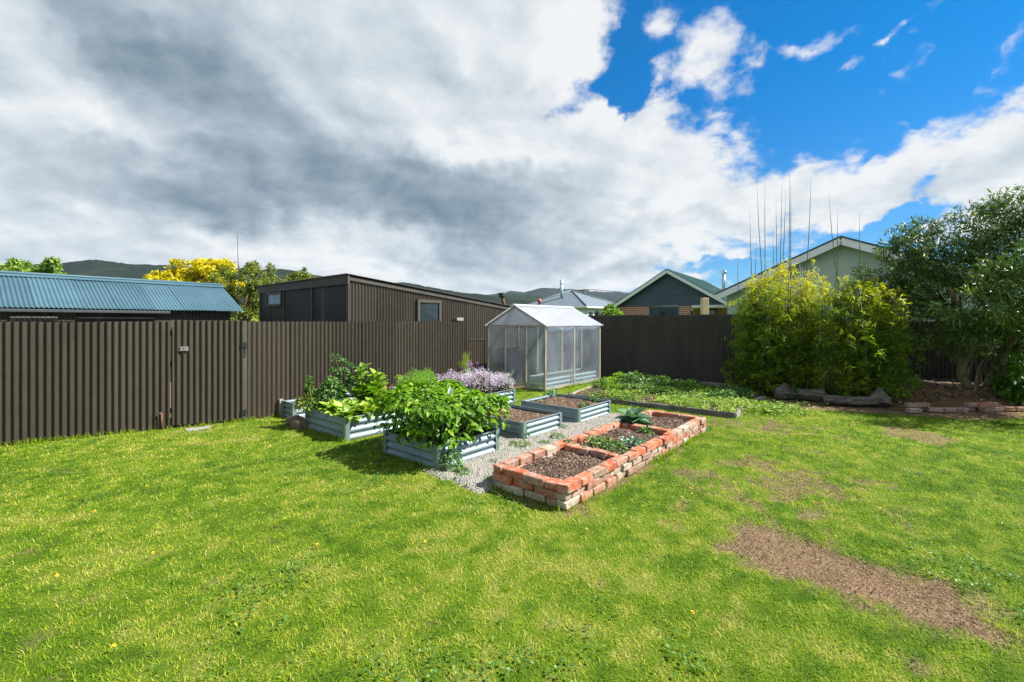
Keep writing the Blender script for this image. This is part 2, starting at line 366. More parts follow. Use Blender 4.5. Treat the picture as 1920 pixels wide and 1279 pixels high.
def soilmat(name, dark, light, chip):
    m = NT(name); n = m.noise(28, 8, .72); v = m.voro(70, out='Color'); sp = m.n('ShaderNodeSeparateColor'); m.l(v, sp.inputs[0])
    c = m.ramp(n, [(.3, dark), (.68, light)]); c = m.mix(m.mr(sp.outputs[0], .86, .93, 0, .8), c, (*chip, 1))
    m.set(c, .95, 0, .15); m.bump(m.math('ADD', m.noise(60, 6, .75), m.math('MULTIPLY', m.voro(80), .5)), .9, .02); return m.mat
MT['soil'] = soilmat('bark_soil', (.038, .024, .016), (.12, .078, .053), (.26, .19, .14))
MT['soil_red'] = soilmat('reddish_mulch', (.06, .033, .022), (.17, .10, .065), (.38, .27, .19))
MT['chip'] = (lambda m: (m.set(m.ramp(m.attr(), [(0, (.03, .02, .014)), (.5, (.105, .065, .042)), (.85, (.21, .145, .10)), (1, (.42, .33, .25))]), .9), m.mat)[-1])(NT('bark_chips'))
MT['stone'] = (lambda m: (m.set(m.mix(.5, m.ramp(m.attr(), [(0, (.13, .12, .10)), (.5, (.32, .30, .26)), (1, (.62, .59, .52))]), m.ramp(m.noise(60, 3), [(.3, (.18, .17, .15)), (.7, (.44, .42, .37))])), .85), m.mat)[-1])(NT('grey_pebbles'))
MT['gravel'] = (lambda m: (m.set(m.mix(m.mr(m.noise(3.5, 6, .65), .55, .72, 0, .7), m.ramp(m.noise(55, 6, .75), [(.3, (.15, .14, .12)), (.7, (.42, .395, .34))]), (.12, .09, .06, 1)), .92), m.bump(m.voro(90), .9, .015), m.mat)[-1])(NT('gravel_bed'))
MT['concrete'] = vary('old_concrete', (.24, .23, .20), .3, 4, .9, bump=.3, spec=.2)
MT['concrete_dark'] = vary('lichened_edging', (.13, .125, .105), .4, 5, .92, bump=.4, spec=.2)
def glassmat():
    m = NT('window_glass'); m.set((.02, .03, .035), .05, 0, .45); return m.mat
MT['glass'] = glassmat()
MT['glass_dirty'] = (lambda m: (m.set(m.ramp(m.noise(2.5, 7, .7), [(.3, (.05, .07, .09)), (.7, (.22, .28, .33))]), .12, 0, .9), m.mat)[-1])(NT('dusty_glass'))
MT['white'] = vary('white_paint', (.76, .77, .76), .06, 3, .5)
MT['dark_metal'] = vary('dark_metal', (.03, .03, .03), .3, 20, .5, .4)
MT['rust'] = vary('rusty_flue', (.13, .06, .035), .5, 14, .8, .2, bump=.3)
MT['steel'] = vary('flue_steel', (.50, .56, .60), .15, 10, .3, .8)
MT['bark'] = (lambda m: (m.set(m.ramp(m.noise(10, 7, .7, sc3=(3, 3, .7)), [(.3, (.07, .052, .028)), (.7, (.25, .20, .10))]), .9), m.bump(m.noise(22, 6, .7, sc3=(4, 4, .6)), .8, .02), m.mat)[-1])(NT('tree_bark'))
MT['log'] = (lambda m: (m.set(m.ramp(m.noise(5, 8, .72, sc3=(1, 1, 4)), [(.3, (.045, .038, .03)), (.5, (.15, .125, .10)), (.72, (.36, .32, .27))]), .95), m.bump(m.noise(14, 8, .75, sc3=(1, 1, 4)), 1., .03), m.mat)[-1])(NT('weathered_log'))
MT['stem'] = vary('green_stem', (.12, .20, .05), .3, 20, .6)
MT['culm'] = vary('bamboo_culm', (.06, .075, .025), .4, 9, .5)
MT['film'] = None
# leaves
MT['potato'] = leafmat('broad_green_leaf', [(0, (.04, .115, .006)), (.35, (.11, .235, .010)), (.7, (.21, .36, .016)), (1, (.34, .45, .035))], .42)
MT['lettuce'] = leafmat('lettuce_leaf', [(0, (.10, .22, .015)), (.5, (.22, .35, .03)), (1, (.42, .48, .08))], .4)
MT['kale'] = leafmat('blue_green_leaf', [(0, (.035, .10, .02)), (.6, (.09, .20, .04)), (1, (.20, .33, .09))], .28, .4, .5, tcol=(1, 1.2, .6))
MT['cabbage'] = leafmat('cabbage_leaf', [(0, (.05, .14, .07)), (.6, (.11, .24, .13)), (1, (.42, .52, .42))], .15, .35, .5, tcol=(1, 1.2, .6))
MT['celery'] = leafmat('celery_leaf', [(0, (.04, .10, .012)), (.55, (.11, .22, .02)), (.85, (.36, .38, .03)), (1, (.50, .34, .04))], .3)
MT['beet'] = leafmat('dark_red_leaf', [(0, (.05, .012, .012)), (.7, (.14, .035, .03)), (1, (.20, .12, .05))], .25, tcol=(1.2, .6, .5))
MT['fern'] = leafmat('feathery_leaf', [(0, (.07, .20, .015)), (.6, (.15, .33, .025)), (1, (.26, .42, .05))], .4)
MT['lav_leaf'] = leafmat('grey_brown_stalk', [(0, (.10, .09, .05)), (.6, (.22, .20, .12)), (1, (.30, .28, .19))], .15, .8, .2, tcol=(1, 1, .8))
MT['lav'] = leafmat('pale_lilac_flower', [(0, (.46, .38, .46)), (.5, (.62, .55, .62)), (1, (.74, .71, .73))], .3, .8, .2, tcol=(1, .9, 1.1))
MT['lilac'] = leafmat('purple_flower', [(0, (.36, .15, .48)), (1, (.60, .34, .70))], .3, .8, .2, tcol=(1, .8, 1.1))
MT['fennel'] = leafmat('wispy_yellow_green', [(0, (.16, .26, .03)), (1, (.38, .45, .06))], .4)
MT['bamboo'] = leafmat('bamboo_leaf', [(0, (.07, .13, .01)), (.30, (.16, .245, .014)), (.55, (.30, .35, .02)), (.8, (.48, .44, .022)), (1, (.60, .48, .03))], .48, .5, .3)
MT['tree'] = leafmat('glossy_tree_leaf', [(0, (.028, .058, .012)), (.45, (.075, .13, .026)), (.8, (.17, .23, .055)), (1, (.30, .36, .13))], .28, .42, .42, tcol=(1, 1.3, .5))
MT['shrub'] = leafmat('bright_shrub_leaf', [(0, (.04, .11, .012)), (1, (.16, .32, .03))], .35)
MT['weed'] = leafmat('weed_leaf', [(0, (.035, .10, .02)), (.6, (.10, .21, .035)), (1, (.24, .34, .07))], .3)
MT['weed_dark'] = leafmat('dark_ground_leaf', [(0, (.02, .06, .02)), (1, (.07, .15, .05))], .25)
MT['gold'] = leafmat('golden_leaf', [(0, (.36, .30, .008)), (.4, (.58, .50, .010)), (1, (.74, .66, .015))], .35, .6, .2, tcol=(1, 1, .3), namt=.1)
MT['olive'] = leafmat('olive_leaf', [(0, (.05, .075, .012)), (.5, (.16, .20, .025)), (1, (.34, .36, .045))], .3)
MT['green_bush'] = leafmat('fresh_leaf', [(0, (.07, .14, .02)), (.6, (.18, .30, .04)), (1, (.42, .48, .10))], .35)
MT['dandelion'] = (lambda m: (m.set((.85, .55, .01), .7), m.mat)[-1])(NT('dandelion_yellow'))
# ---------------------------------------------------------------- ground layout (world polygons measured on the ground)
def gp(pts): return [G(*p)[:2] for p in pts]
def ab(a, b, z=0.): return U*a+V*b+Z*z
def poly_sd(x, y, poly):
    """signed distance, positive inside"""
    x = np.asarray(x); y = np.asarray(y); d = np.full(x.shape, 1e9); ins = np.zeros(x.shape, bool); n = len(poly)
    for i in range(n):
        (x0, y0), (x1, y1) = poly[i], poly[(i+1) % n]; ex, ey = x1-x0, y1-y0
        t = np.clip(((x-x0)*ex+(y-y0)*ey)/(ex*ex+ey*ey+1e-12), 0, 1); d = np.minimum(d, np.hypot(x-x0-t*ex, y-y0-t*ey))
        c = ((y0 > y) != (y1 > y)) & (x < (x1-x0)*(y-y0)/(y1-y0+1e-12)+x0); ins ^= c
    return np.where(ins, d, -d)
STRIP = gp([(1330, 1022), (1369, 992), (1399, 968), (1440, 975), (1485, 1004), (1575, 1030), (1631, 1045), (1706, 1067), (1837, 1109), (1890, 1146), (1925, 1232), (1762, 1186), (1680, 1157), (1631, 1142), (1556, 1112), (1462, 1082), (1425, 1055), (1350, 1030)])
PATCH = [gp(p) for p in ([(1262, 950), (1272, 925), (1300, 920), (1295, 960), (1275, 985)], [(1255, 980), (1275, 965), (1290, 985), (1265, 1000)], [(1405, 950), (1425, 938), (1460, 950), (1440, 958)],
    [(1635, 795), (1680, 793), (1770, 812), (1815, 828), (1760, 836), (1700, 824), (1640, 812)], [(1415, 800), (1440, 783), (1470, 795), (1440, 812)], [(1270, 905), (1330, 885), (1340, 890), (1300, 915)],
    [(1505, 905), (1570, 905), (1580, 918), (1520, 920)], [(1360, 845), (1380, 842), (1385, 862), (1365, 866)], [(330, 797), (400, 797), (370, 809), (345, 809)], [(1440, 1060), (1560, 1110), (1500, 1115)],
    [(1640, 950), (1700, 958), (1700, 975), (1660, 970)], [(400, 884), (450, 884), (450, 893), (410, 893)])]
def AB(l): return [tuple(ab(a, b)[:2]) for a, b in l]
BORDER = gp([(1395, 752), (1440, 742), (1480, 725), (1700, 722), (1935, 738), (1935, 788), (1800, 786), (1690, 778), (1560, 770), (1450, 768), (1415, 765)])
P0 = np.array((-4.307, 7.22, 0)); DL = np.array((-.8453, -.5343, 0)); NL = np.array((.5343, -.8453, 0))     # the part of the fence left of the gate
FR0 = np.array((.87, 14.5, 0)); DR = np.array((.806, -.591, 0)); NR = np.array((-.591, -.806, 0))               # the fence at the back
PLOT = [(1.18, 9.41), (3.71, 7.42), (5.9, 10.28), (2.95, 12.5)]
GRAVEL = AB([(2.98, 3.0), (3.0, 3.75), (3.1, 4.85), (4.3, 4.85), (4.55, 5.6), (3.0, 5.62), (3.0, 5.45), (2.95, 4.85), (2.92, 3.8)]) if False else AB([(2.98, 2.98), (2.98, 3.82), (4.0, 3.8), (4.0, 5.0), (6.1, 5.0), (6.1, 3.85), (7.05, 3.82), (7.0, 2.98)])
GRAVEL2 = AB([(3.05, 6.75), (3.1, 7.62), (5.6, 7.62), (5.6, 6.75)])
BEDS = {'P': (3.1, 4.06, 3.75, 4.76, .26), 'L': (3.06, 4.2, 5.63, 6.8, .30), 'M': (4.65, 5.55, 3.84, 5.0, .23), 'N': (5.96, 6.98, 3.8, 4.95, .225), 'S': (4.6, 5.5, 5.65, 6.8, .27), 'K': (5.74, 6.72, 5.76, 6.9, .26), 'Q': (3.18, 5.5, 7.56, 7.93, .25)}
BRK = (3.14, 6.74, 2.115, 2.985)          # brick bed footprint a0 a1 b0 b1
GH = (8.21, 10.66, 6.12, 7.94)
def inrect(x, y, r, m=0.0):
    a = x*U[0]+y*U[1]; b = x*V[0]+y*V[1]; return (a > r[0]-m) & (a < r[1]+m) & (b > r[2]-m) & (b < r[3]+m)
def bare(x, y):
    """0 grass .. 1 soil"""
    n = fbm(x, y, 11, 3.0, 4)-.5; n2 = fbm(x, y, 31, 11.0, 3)-.5
    m = np.clip((poly_sd(x, y, STRIP)+n*.34+n2*.30+.085)/.22, 0, 1)
    for p in PATCH: m = np.maximum(m, np.clip((poly_sd(x, y, p)+n*.22+n2*.16-.02)/.12, 0, .8))
    m = np.maximum(m, np.clip((poly_sd(x, y, BORDER)+n*.3+n2*.2)/.15, 0, 1))
    worn = np.exp(-(((x-2.6)/1.5)**2+((y-4.6)/1.2)**2)); worn2 = np.exp(-(((x-3.6)/.9)**2+((y-7.0)/.7)**2))
    m = np.maximum(m, np.clip((n*1.3+n2*1.0+worn*.5-.38)*3.0, 0, .75)); m = np.maximum(m, np.clip((n+n2+worn2*.5-.3)*3, 0, .7))
    return m
def blocked(x, y):
    k = inrect(x, y, BRK, .05)
    for r in BEDS.values(): k |= inrect(x, y, r, .03)
    k |= inrect(x, y, GH, 0)
    k |= poly_sd(x, y, PLOT) > .0
    for g in (GRAVEL, GRAVEL2): k |= (poly_sd(x, y, g)+(fbm(x, y, 5, 6, 3)-.5)*.16) > .05
    k |= ((x*V[0]+y*V[1]) > 7.99) & ((x*U[0]+y*U[1]) > 2.62)
    k |= (((x-P0[0])*NL[0]+(y-P0[1])*NL[1]) < .03) & ((x*U[0]+y*U[1]) < 2.66)
    k |= ((x-FR0[0])*NR[0]+(y-FR0[1])*NR[1]) < .03
    return k
def lawn_tint(x, y):
    """0 lush dark .. 1 dry yellow"""
    n = fbm(x, y, 3, .55, 3); n2 = fbm(x, y, 9, 2.2, 4); n3 = fbm(x, y, 21, 9, 2)
    t = .49+(n-.5)*.45+(n2-.5)*.55+(n3-.5)*1.0+(fbm(x, y, 19, 26, 2)-.5)*.9
    t += .20*np.exp(-(((x+.2)/1.6)**2+((y-2.6)/1.1)**2)) - .22*np.exp(-(((x-2.2)/.9)**2+((y-3.1)/.6)**2)) - .12*np.exp(-(((x-1.6)/1.0)**2+((y-4.0)/.8)**2))
    t += .12*np.exp(-(((x-2.4)/1.0)**2+((y-5.0)/.5)**2))
    return np.clip(t, 0, 1)

def build_ground():
    xs = np.concatenate([-np.geomspace(6000, 9.6, 26), np.arange(-9.5, 11.51, .075), np.geomspace(11.7, 6000, 26)])
    ys = np.concatenate([-np.geomspace(400, 1.2, 12), np.arange(-1.0, 14.01, .075), np.geomspace(14.2, 9000, 30)])
    X, Y = np.meshgrid(xs, ys, indexing='ij'); fine = (X > -9.4) & (X < 11.4) & (Y > -.9) & (Y < 13.9)
    Zg = np.where(fine, (fbm(X, Y, 2, 1.3, 3)-.5)*.025, 0); b = np.where(fine, bare(X, Y), 0.)
    b2 = np.where(blocked(X, Y), .9, b); b2 = np.where(fine, b2, 0)
    Zg = Zg-.012*b+b*(fbm(X, Y, 41, 14, 3)-.5)*.035-.012
    m = NT('lawn_soil'); bt = m.attr('tint'); lt = m.attr('lawn')
    g = m.ramp(m.math('ADD', m.math('MULTIPLY', lt, .6), m.math('MULTIPLY', m.noise(40, 6, .7), .4)), [(.2, (.04, .09, .004)), (.55, (.09, .15, .008)), (.85, (.18, .19, .035))])
    far = m.ramp(m.noise(.08, 5, .6), [(.3, (.05, .09, .02)), (.7, (.10, .14, .04))])
    n = m.noise(24, 9, .75); sp = m.n('ShaderNodeSeparateColor'); m.l(m.voro(150, out='Color'), sp.inputs[0])
    s = m.ramp(n, [(.3, (.060, .036, .018)), (.5, (.155, .100, .052)), (.7, (.255, .175, .098))]); s = m.mix(m.mr(m.noise(2.6, 5, .65), .5, .68, 0, .55), s, (.26, .17, .085, 1))
    s = m.mix(m.mr(sp.outputs[0], .90, .97, 0, .7), s, (.42, .34, .26, 1))
    m.set(m.mix(bt, g, s), .95, 0, .15); m.bump(m.math('ADD', m.noise(55, 8, .75), m.math('MULTIPLY', m.voro(60), .5)), .9, .02)
    mb = MB(); mb.grid(np.stack([X, Y, Zg], -1), b2)
    o = mb.build('ground', m.mat, None, (0, 0, 0)); set_tags(o, kind='structure')
    a = o.data.attributes.new('lawn', 'FLOAT', 'POINT'); a.data.foreach_set('value', lawn_tint(X, Y).astype(np.float32).ravel())
    # grass blades
    P = []; S = []
    for y0, y1, dens, wd, ln in ((1.2, 2.6, 13500, .0033, .026), (2.6, 3.6, 10500, .0038, .026), (3.6, 5.2, 6800, .0048, .028), (5.2, 7.5, 4000, .0065, .030), (7.5, 14.5, 2000, .0095, .033)):
        hw = y1*1.22+1.0; n = int(dens*(y1-y0)*2*hw*GRASS_K); x = rng.uniform(-hw, hw, n); y = rng.uniform(y0, y1, n)
        ok = (np.abs(x) < y*1.2+.8) & ~blocked(x, y); x = x[ok]; y = y[ok]
        bb = bare(x, y); cl = fbm(x, y, 77, 26, 2); keep = (rng.random(len(x)) > bb*1.05) & (rng.random(len(x)) < .45+1.1*cl); x = x[keep]; y = y[keep]
        P.append(np.stack([x, y], 1)); S.append(np.stack([np.full(len(x), wd), np.full(len(x), ln)], 1))
    P = np.vstack(P); S = np.vstack(S); n = len(P)
    th = rng.uniform(0, 2*PI, n)*.9+fbm(P[:, 0], P[:, 1], 61, 7, 2)*2*PI*2
    lean = np.clip(rng.normal(1.0, .34, n), .05, 1.45)
    L = S[:, 1]*rng.uniform(.55, 1.5, n)*(.70+.6*fbm(P[:, 0], P[:, 1], 88, 9, 3)); W = S[:, 0]*rng.uniform(.6, 1.25, n)
    hx, hy = np.cos(th), np.sin(th); sx, sy = -hy, hx
    t = lawn_tint(P[:, 0], P[:, 1])+rng.normal(0, .20, n); straw = rng.random(n) < .02+.14*np.clip(t-.5, 0, 1); t = np.where(straw, rng.uniform(.9, 1.1, n), np.clip(t, 0, .9))
    v = np.zeros((n, 5, 3)); z0 = -.012+(fbm(P[:, 0], P[:, 1], 2, 1.3, 3)-.5)*.025-.004
    for i, (s_, u_, w_) in enumerate(((-.5, 0, 0), (.5, 0, 0), (-.42, .55, 0), (.42, .55, 0), (0, 1, 0))):
        le = lean*(1 if u_ < .6 else 1.12); r = L*u_*np.sin(le); h = L*u_*np.cos(np.minimum(le, 1.5))
        v[:, i, 0] = P[:, 0]+hx*r+sx*W*s_; v[:, i, 1] = P[:, 1]+hy*r+sy*W*s_; v[:, i, 2] = z0+h
    # longer uncut tufts along the fence and bed feet
    e = []
    for p_, d_, l_, nn_ in ((P0+NL*.03, DL, 4.2, 2600), (ab(2.66, 7.97), U, .5, 300), (FR0+DR*.5+NR*.05, DR, 7., 2600), (ab(BRK[0]-.02, BRK[2]-.02), U, 3.65, 1500), (ab(BRK[0]-.02, BRK[2]), V, .9, 300), (ab(GH[0]-.03, GH[2]-.03), U, 2.5, 1100), (ab(3.02, 5.6), V, 1.2, 500), (ab(3.07, 3.75), V, 1.0, 400)):
        q_ = rng.random(nn_)**1.0*l_; w_ = fbm(q_, q_*0+l_, 123, 3.0, 3); kk = rng.random(nn_) < np.clip((w_-.35)*3, .1, 1); q_ = q_[kk]; e.append(p_+d_*q_[:, None]+rng.normal(0, .022, (len(q_), 3))*np.array((1, 1, 0)))
    E = np.vstack(e); m_ = len(E); th2 = rng.uniform(0, 2*PI, m_); le2 = np.abs(rng.normal(.35, .25, m_)); L2 = rng.uniform(.03, .095, m_); W2 = rng.uniform(.003, .006, m_)*np.clip(E[:, 1]/4, .8, 2.2); v2 = np.zeros((m_, 5, 3))
    for i, (s_, u_) in enumerate(((-.5, 0), (.5, 0), (-.42, .55), (.42, .55), (0, 1))):
        r_ = L2*u_*np.sin(le2*(1 if u_ < .6 else 1.5)); v2[:, i, 0] = E[:, 0]+np.cos(th2)*r_-np.sin(th2)*W2*s_; v2[:, i, 1] = E[:, 1]+np.sin(th2)*r_+np.cos(th2)*W2*s_; v2[:, i, 2] = -.014+L2*u_*np.cos(le2)
    v = np.concatenate([v, v2]); t = np.concatenate([t, rng.uniform(.1, .7, m_)]); n += m_
    tri = np.array([(0, 1, 3), (0, 3, 2), (2, 3, 4)]); F = (tri[None]+(np.arange(n)*5)[:, None, None]).reshape(-1, 3)
    gm = leafmat('grass_blade', [(0, (.070, .155, .004)), (.3, (.155, .265, .008)), (.6, (.27, .36, .016)), (.85, (.41, .42, .045)), (1, (.56, .49, .18))], .40, .6, .12, 30, .05)
    g = raw_mesh('grass', v.reshape(-1, 3), F, gm, None, (0, 0, 0), np.repeat(t, 5), None, True)
    set_tags(g, 'short mown lawn grass with dry yellow patches', kind='stuff'); g['category'] = 'grass'
    # clover and flat broad leaved weeds between the blades
    x = rng.uniform(-8, 8, 160000); y = rng.uniform(1.5, 9, 160000); dn = fbm(x, y, 301, 1.6, 3)*.6+fbm(x, y, 302, 7, 2)*.4; k = (dn > .55) & (np.abs(x) < y*1.2+.5) & ~blocked(x, y) & (bare(x, y) < .6) & (rng.random(len(x)) < np.clip((dn-.55)*7, 0, 1)*.8+.05)
    x, y = x[k], y[k]; n = len(x); az = rng.uniform(0, 2*PI, n); P = np.stack([x, y, .004+rng.random(n)*.014], 1); D = norm(np.stack([np.cos(az), np.sin(az), rng.uniform(.0, .5, n)], 1))
    o = leaf_obj('clover', [leaves(leaf_tpl(.85, 2, .1, .1, widest=.55), P, D, norm(Z+rng.normal(0, .25, (n, 3))), rng.uniform(.011, .024, n), np.clip(rng.normal(.45, .2, n), 0, 1))], MT['weed'], None, (0, 0, 0)); set_tags(o, 'small clover and flat weed leaves scattered through the lawn', 'clover', kind='stuff')
    # crumbs and bark bits on the bare soil
    x = rng.uniform(.8, 5.5, 60000); y = rng.uniform(1.6, 9, 60000); k = (bare(x, y) > .7) & ~blocked(x, y); x = x[k]; y = y[k]; x = x[:9000]; y = y[:9000]
    chips('soil_crumbs', x, y, -.012, .0048, 'chip', None, 'brown soil crumbs and bark bits on the bare patches of lawn', 'soil', .3, .95)
def chips(name, x, y, z, size, mat, parent, label=None, cat=None, tl=0., th=1., flat=.45):
    n = len(x); b = np.array([(-1, -.6, -.4), (1, -.5, -.4), (.8, .7, -.4), (-.9, .5, -.4), (-.5, -.3, .5), (.6, -.2, .45), (.5, .4, .5), (-.4, .3, .4)])*(1, 1, flat/.45)
    q = np.array([(0, 3, 2, 1), (4, 5, 6, 7), (0, 1, 5, 4), (1, 2, 6, 5), (2, 3, 7, 6), (3, 0, 4, 7)])
    s = size*rng.uniform(.35, 1.2, n); st = rng.uniform(.6, 1.5, n); a = rng.uniform(0, 2*PI, n); tl_ = rng.normal(0, .3, (n, 2))
    vx = b[None, :, 0]*(s*st)[:, None]; vy = b[None, :, 1]*s[:, None]; vz = b[None, :, 2]*s[:, None]
    X = x[:, None]+vx*np.cos(a)[:, None]-vy*np.sin(a)[:, None]; Y = y[:, None]+vx*np.sin(a)[:, None]+vy*np.cos(a)[:, None]
    Zc = np.broadcast_to(z, (n,))[:, None]+vz+s[:, None]*.25+vx*tl_[:, 0:1]+vy*tl_[:, 1:2]
    v = np.stack([X, Y, Zc], -1).reshape(-1, 3); F = (q[None]+(np.arange(n)*8)[:, None, None]).reshape(-1, 4)
    o = raw_mesh(name, v, F, MT[mat], parent, (0, 0, 0) if parent is None else None, np.repeat(rng.uniform(tl, th, n), 8), None, False)
    if label: set_tags(o, label, cat, kind='stuff')
    return o

# ---------------------------------------------------------------- corrugated iron
def corr(mb, o, A, B, N, w, l, amp=.0142, pitch=.0762, tint=.5, ph=0., nb=2, topjit=0., zcut=None, mat=0, wob=.0):
    o = np.asarray(o, float); A = np.asarray(A, float); B = np.asarray(B, float); N = np.asarray(N, float); na = max(3, int(round(w/pitch*8)))
    s = np.linspace(0, w, na+1); t = np.linspace(0, 1, nb+1); wv = np.sin(2*PI*(s/pitch)+ph)*amp
    ll = l(s) if callable(l) else np.full(len(s), l)+(rng.normal(0, topjit) if topjit else 0)
    P = o+A*s[:, None, None]+B*(ll[:, None]*t[None, :])[..., None]+N*(wv[:, None]+(rng.normal(0, wob, (na+1, nb+1)) if wob else 0))[..., None]
    mb.grid(P, tint, mat)
def fence_run(root, p, D, N, length, h, mat, name='sheet', z0=-.02, w=.686):
    s = 0.; i = 0
    while s < length-.02:
        ww = min(w+.076, length-s); mb = MB()
        corr(mb, p+D*s+N*(.004 if i % 2 else 0)+Z*z0, D, Z, N, ww, h-z0+rng.normal(0, .004), tint=rng.uniform(.2, .9), nb=6, wob=.0006, ph=2*PI*(s/.0762))
        # nail heads
        for zz in (.22, .95, 1.42):
            for k in range(0, int(ww/.0762), 2):
                c = p+D*(s+.0762*(k+.25))+N*(.0135+(.004 if i % 2 else 0))+Z*(zz+rng.normal(0, .012)); mb.box(c, .0055, .0055, .004, (D, Z, N), 1.3)
        mb.build(name, mat, root); s += w; i += 1
def build_fences():
    r = thing('corrugated_fence', tuple(P0+DL*2.5), 'brown painted corrugated iron fence to the left of the gate', 'fence')
    fence_run(r, P0+DL*.985, DL, NL, 3.6, 1.6, MT['fence'])
    mb = MB()
    for z in (.25, .95, 1.42): mb.box(P0+DL*2.78-NL*.045+Z*z, 1.8, .03, .035, (DL, NL, Z))
    mb.build('rail', MT['wood_dark'], r)
    for t in (.93, 2.6, 4.4): mb = MB(); mb.box(P0+DL*t-NL*.12+Z*.72, .05, .045, .80, (DL, NL, Z)); mb.build('post', MT['wood_dark'], r)
    r = thing('iron_gate', tuple(P0+DL*.5), 'brown corrugated iron gate with a grey latch plate, standing slightly ajar', 'gate')
    gd = DL.copy(); mb = MB(); g0 = P0+DL*.035+NL*.018
    corr(mb, g0+Z*.035, gd, Z, NL, .92, lambda s: 1.575+.006*np.sin(s*9)+.012*s, tint=.8, nb=6, wob=.0007); mb.build('sheet', MT['fence'], r)
    mb = MB()
    for z in (.2, 1.38): mb.box(g0+gd*.46-NL*.035+Z*z, .45, .02, .035, (gd, NL, Z))
    for t in (.04, .88): mb.box(g0+gd*t-NL*.078+Z*.8, .035, .02, .72, (gd, NL, Z))
    mb.build('gate_frame', MT['wood_dark'], r)
    mb = MB(); c = g0+gd*.775+NL*.018+Z*1.19; mb.box(c, .05, .004, .03, (gd, NL, Z), bev=.002); mb.box(c+NL*.008-Z*.028, .06, .005, .006, (gd, NL, Z)); mb.box(c+NL*.008, .006, .004, .018, (gd, NL, Z)); mb.build('latch', vary('dull_latch', (.16, .16, .15), .4, 40, .6), r)
    mb = MB()
    for q in range(7): mb.tube([P0+DL*.01+NL*.03+Z*(1.24-q*.03)+NL*(.01*(q % 2)), P0+DL*.02+NL*.032+Z*(1.215-q*.03)], .007, 6)
    mb.build('chain', MT['dark_metal'], r)
    for z in (.14, 1.22): mb = MB(); mb.box(P0+DL*.03+NL*.032+Z*z, .035, .006, .045, (DL, NL, Z), bev=.003); mb.build('hinge', MT['dark_metal'], r)
    o = MB(); o.tube([P0+DL*1.075+NL*.05-Z*.02, P0+DL*1.08+NL*.045+Z*.24], .013, 8); o.tube([P0+DL*1.08+NL*.045+Z*.235, P0+DL*1.11+NL*.045+Z*.235], .016, 8)
    set_tags(o.build('drain_pipe', MT['rust']), 'short rusty pipe stub standing against the fence left of the gate', 'pipe')
    r = thing('corrugated_fence', tuple(ab(5, 8)), 'brown corrugated iron fence between the gate and the greenhouse', 'fence')
    fence_run(r, ab(2.64, 8.0), U, -V, 4.62, 1.6, MT['fence'])
    mb = MB(); mb.box(ab(2.60, 8.02, .8), .035, .045, .81, (U, V, Z), bev=.004); mb.build('post', MT['wood_dark'], r)
    for a in (4.6, 7.2): mb = MB(); mb.box(ab(a, 8.1, .78), .05, .045, .80, (U, V, Z)); mb.build('post', MT['wood_dark'], r)
    mb = MB()
    for z in (.25, .95, 1.42): mb.box(ab(4.95, 8.045, z), 2.3, .03, .035, (U, V, Z))
    mb.build('rail', MT['wood_dark'], r)
    r = thing('corrugated_fence', tuple(FR0+DR*4), 'dark shaded corrugated iron fence behind the vegetable plot', 'fence')
    fence_run(r, FR0, DR, NR, 7.5, 1.785, MT['fence_dark'])
    mb = MB()
    for z in (.25, .95, 1.42): mb.box(FR0+DR*3.75-NR*.045+Z*z, 3.7, .03, .035, (DR, NR, Z))
    mb.build('rail', MT['wood_dark'], r)
    for t in (.1, 2.5, 5., 7.4): mb = MB(); mb.box(FR0+DR*t-NR*.12+Z*.85, .05, .045, .88, (DR, NR, Z)); mb.build('post', MT['wood_dark'], r)
    r = thing('corrugated_fence', tuple(FR0+DR*10), 'black corrugated iron fence in the shade between the bamboo and the big tree', 'fence')
    fence_run(r, FR0+DR*7.5-NR*1.9, DR, NR, 8.2, 1.60, MT['fence_dark'])
    for t in (7.6, 10.5, 13.3): mb = MB(); mb.box(FR0+DR*t-NR*2.02+Z*.75, .05, .045, .80, (DR, NR, Z)); mb.build('post', MT['wood_dark'], r)

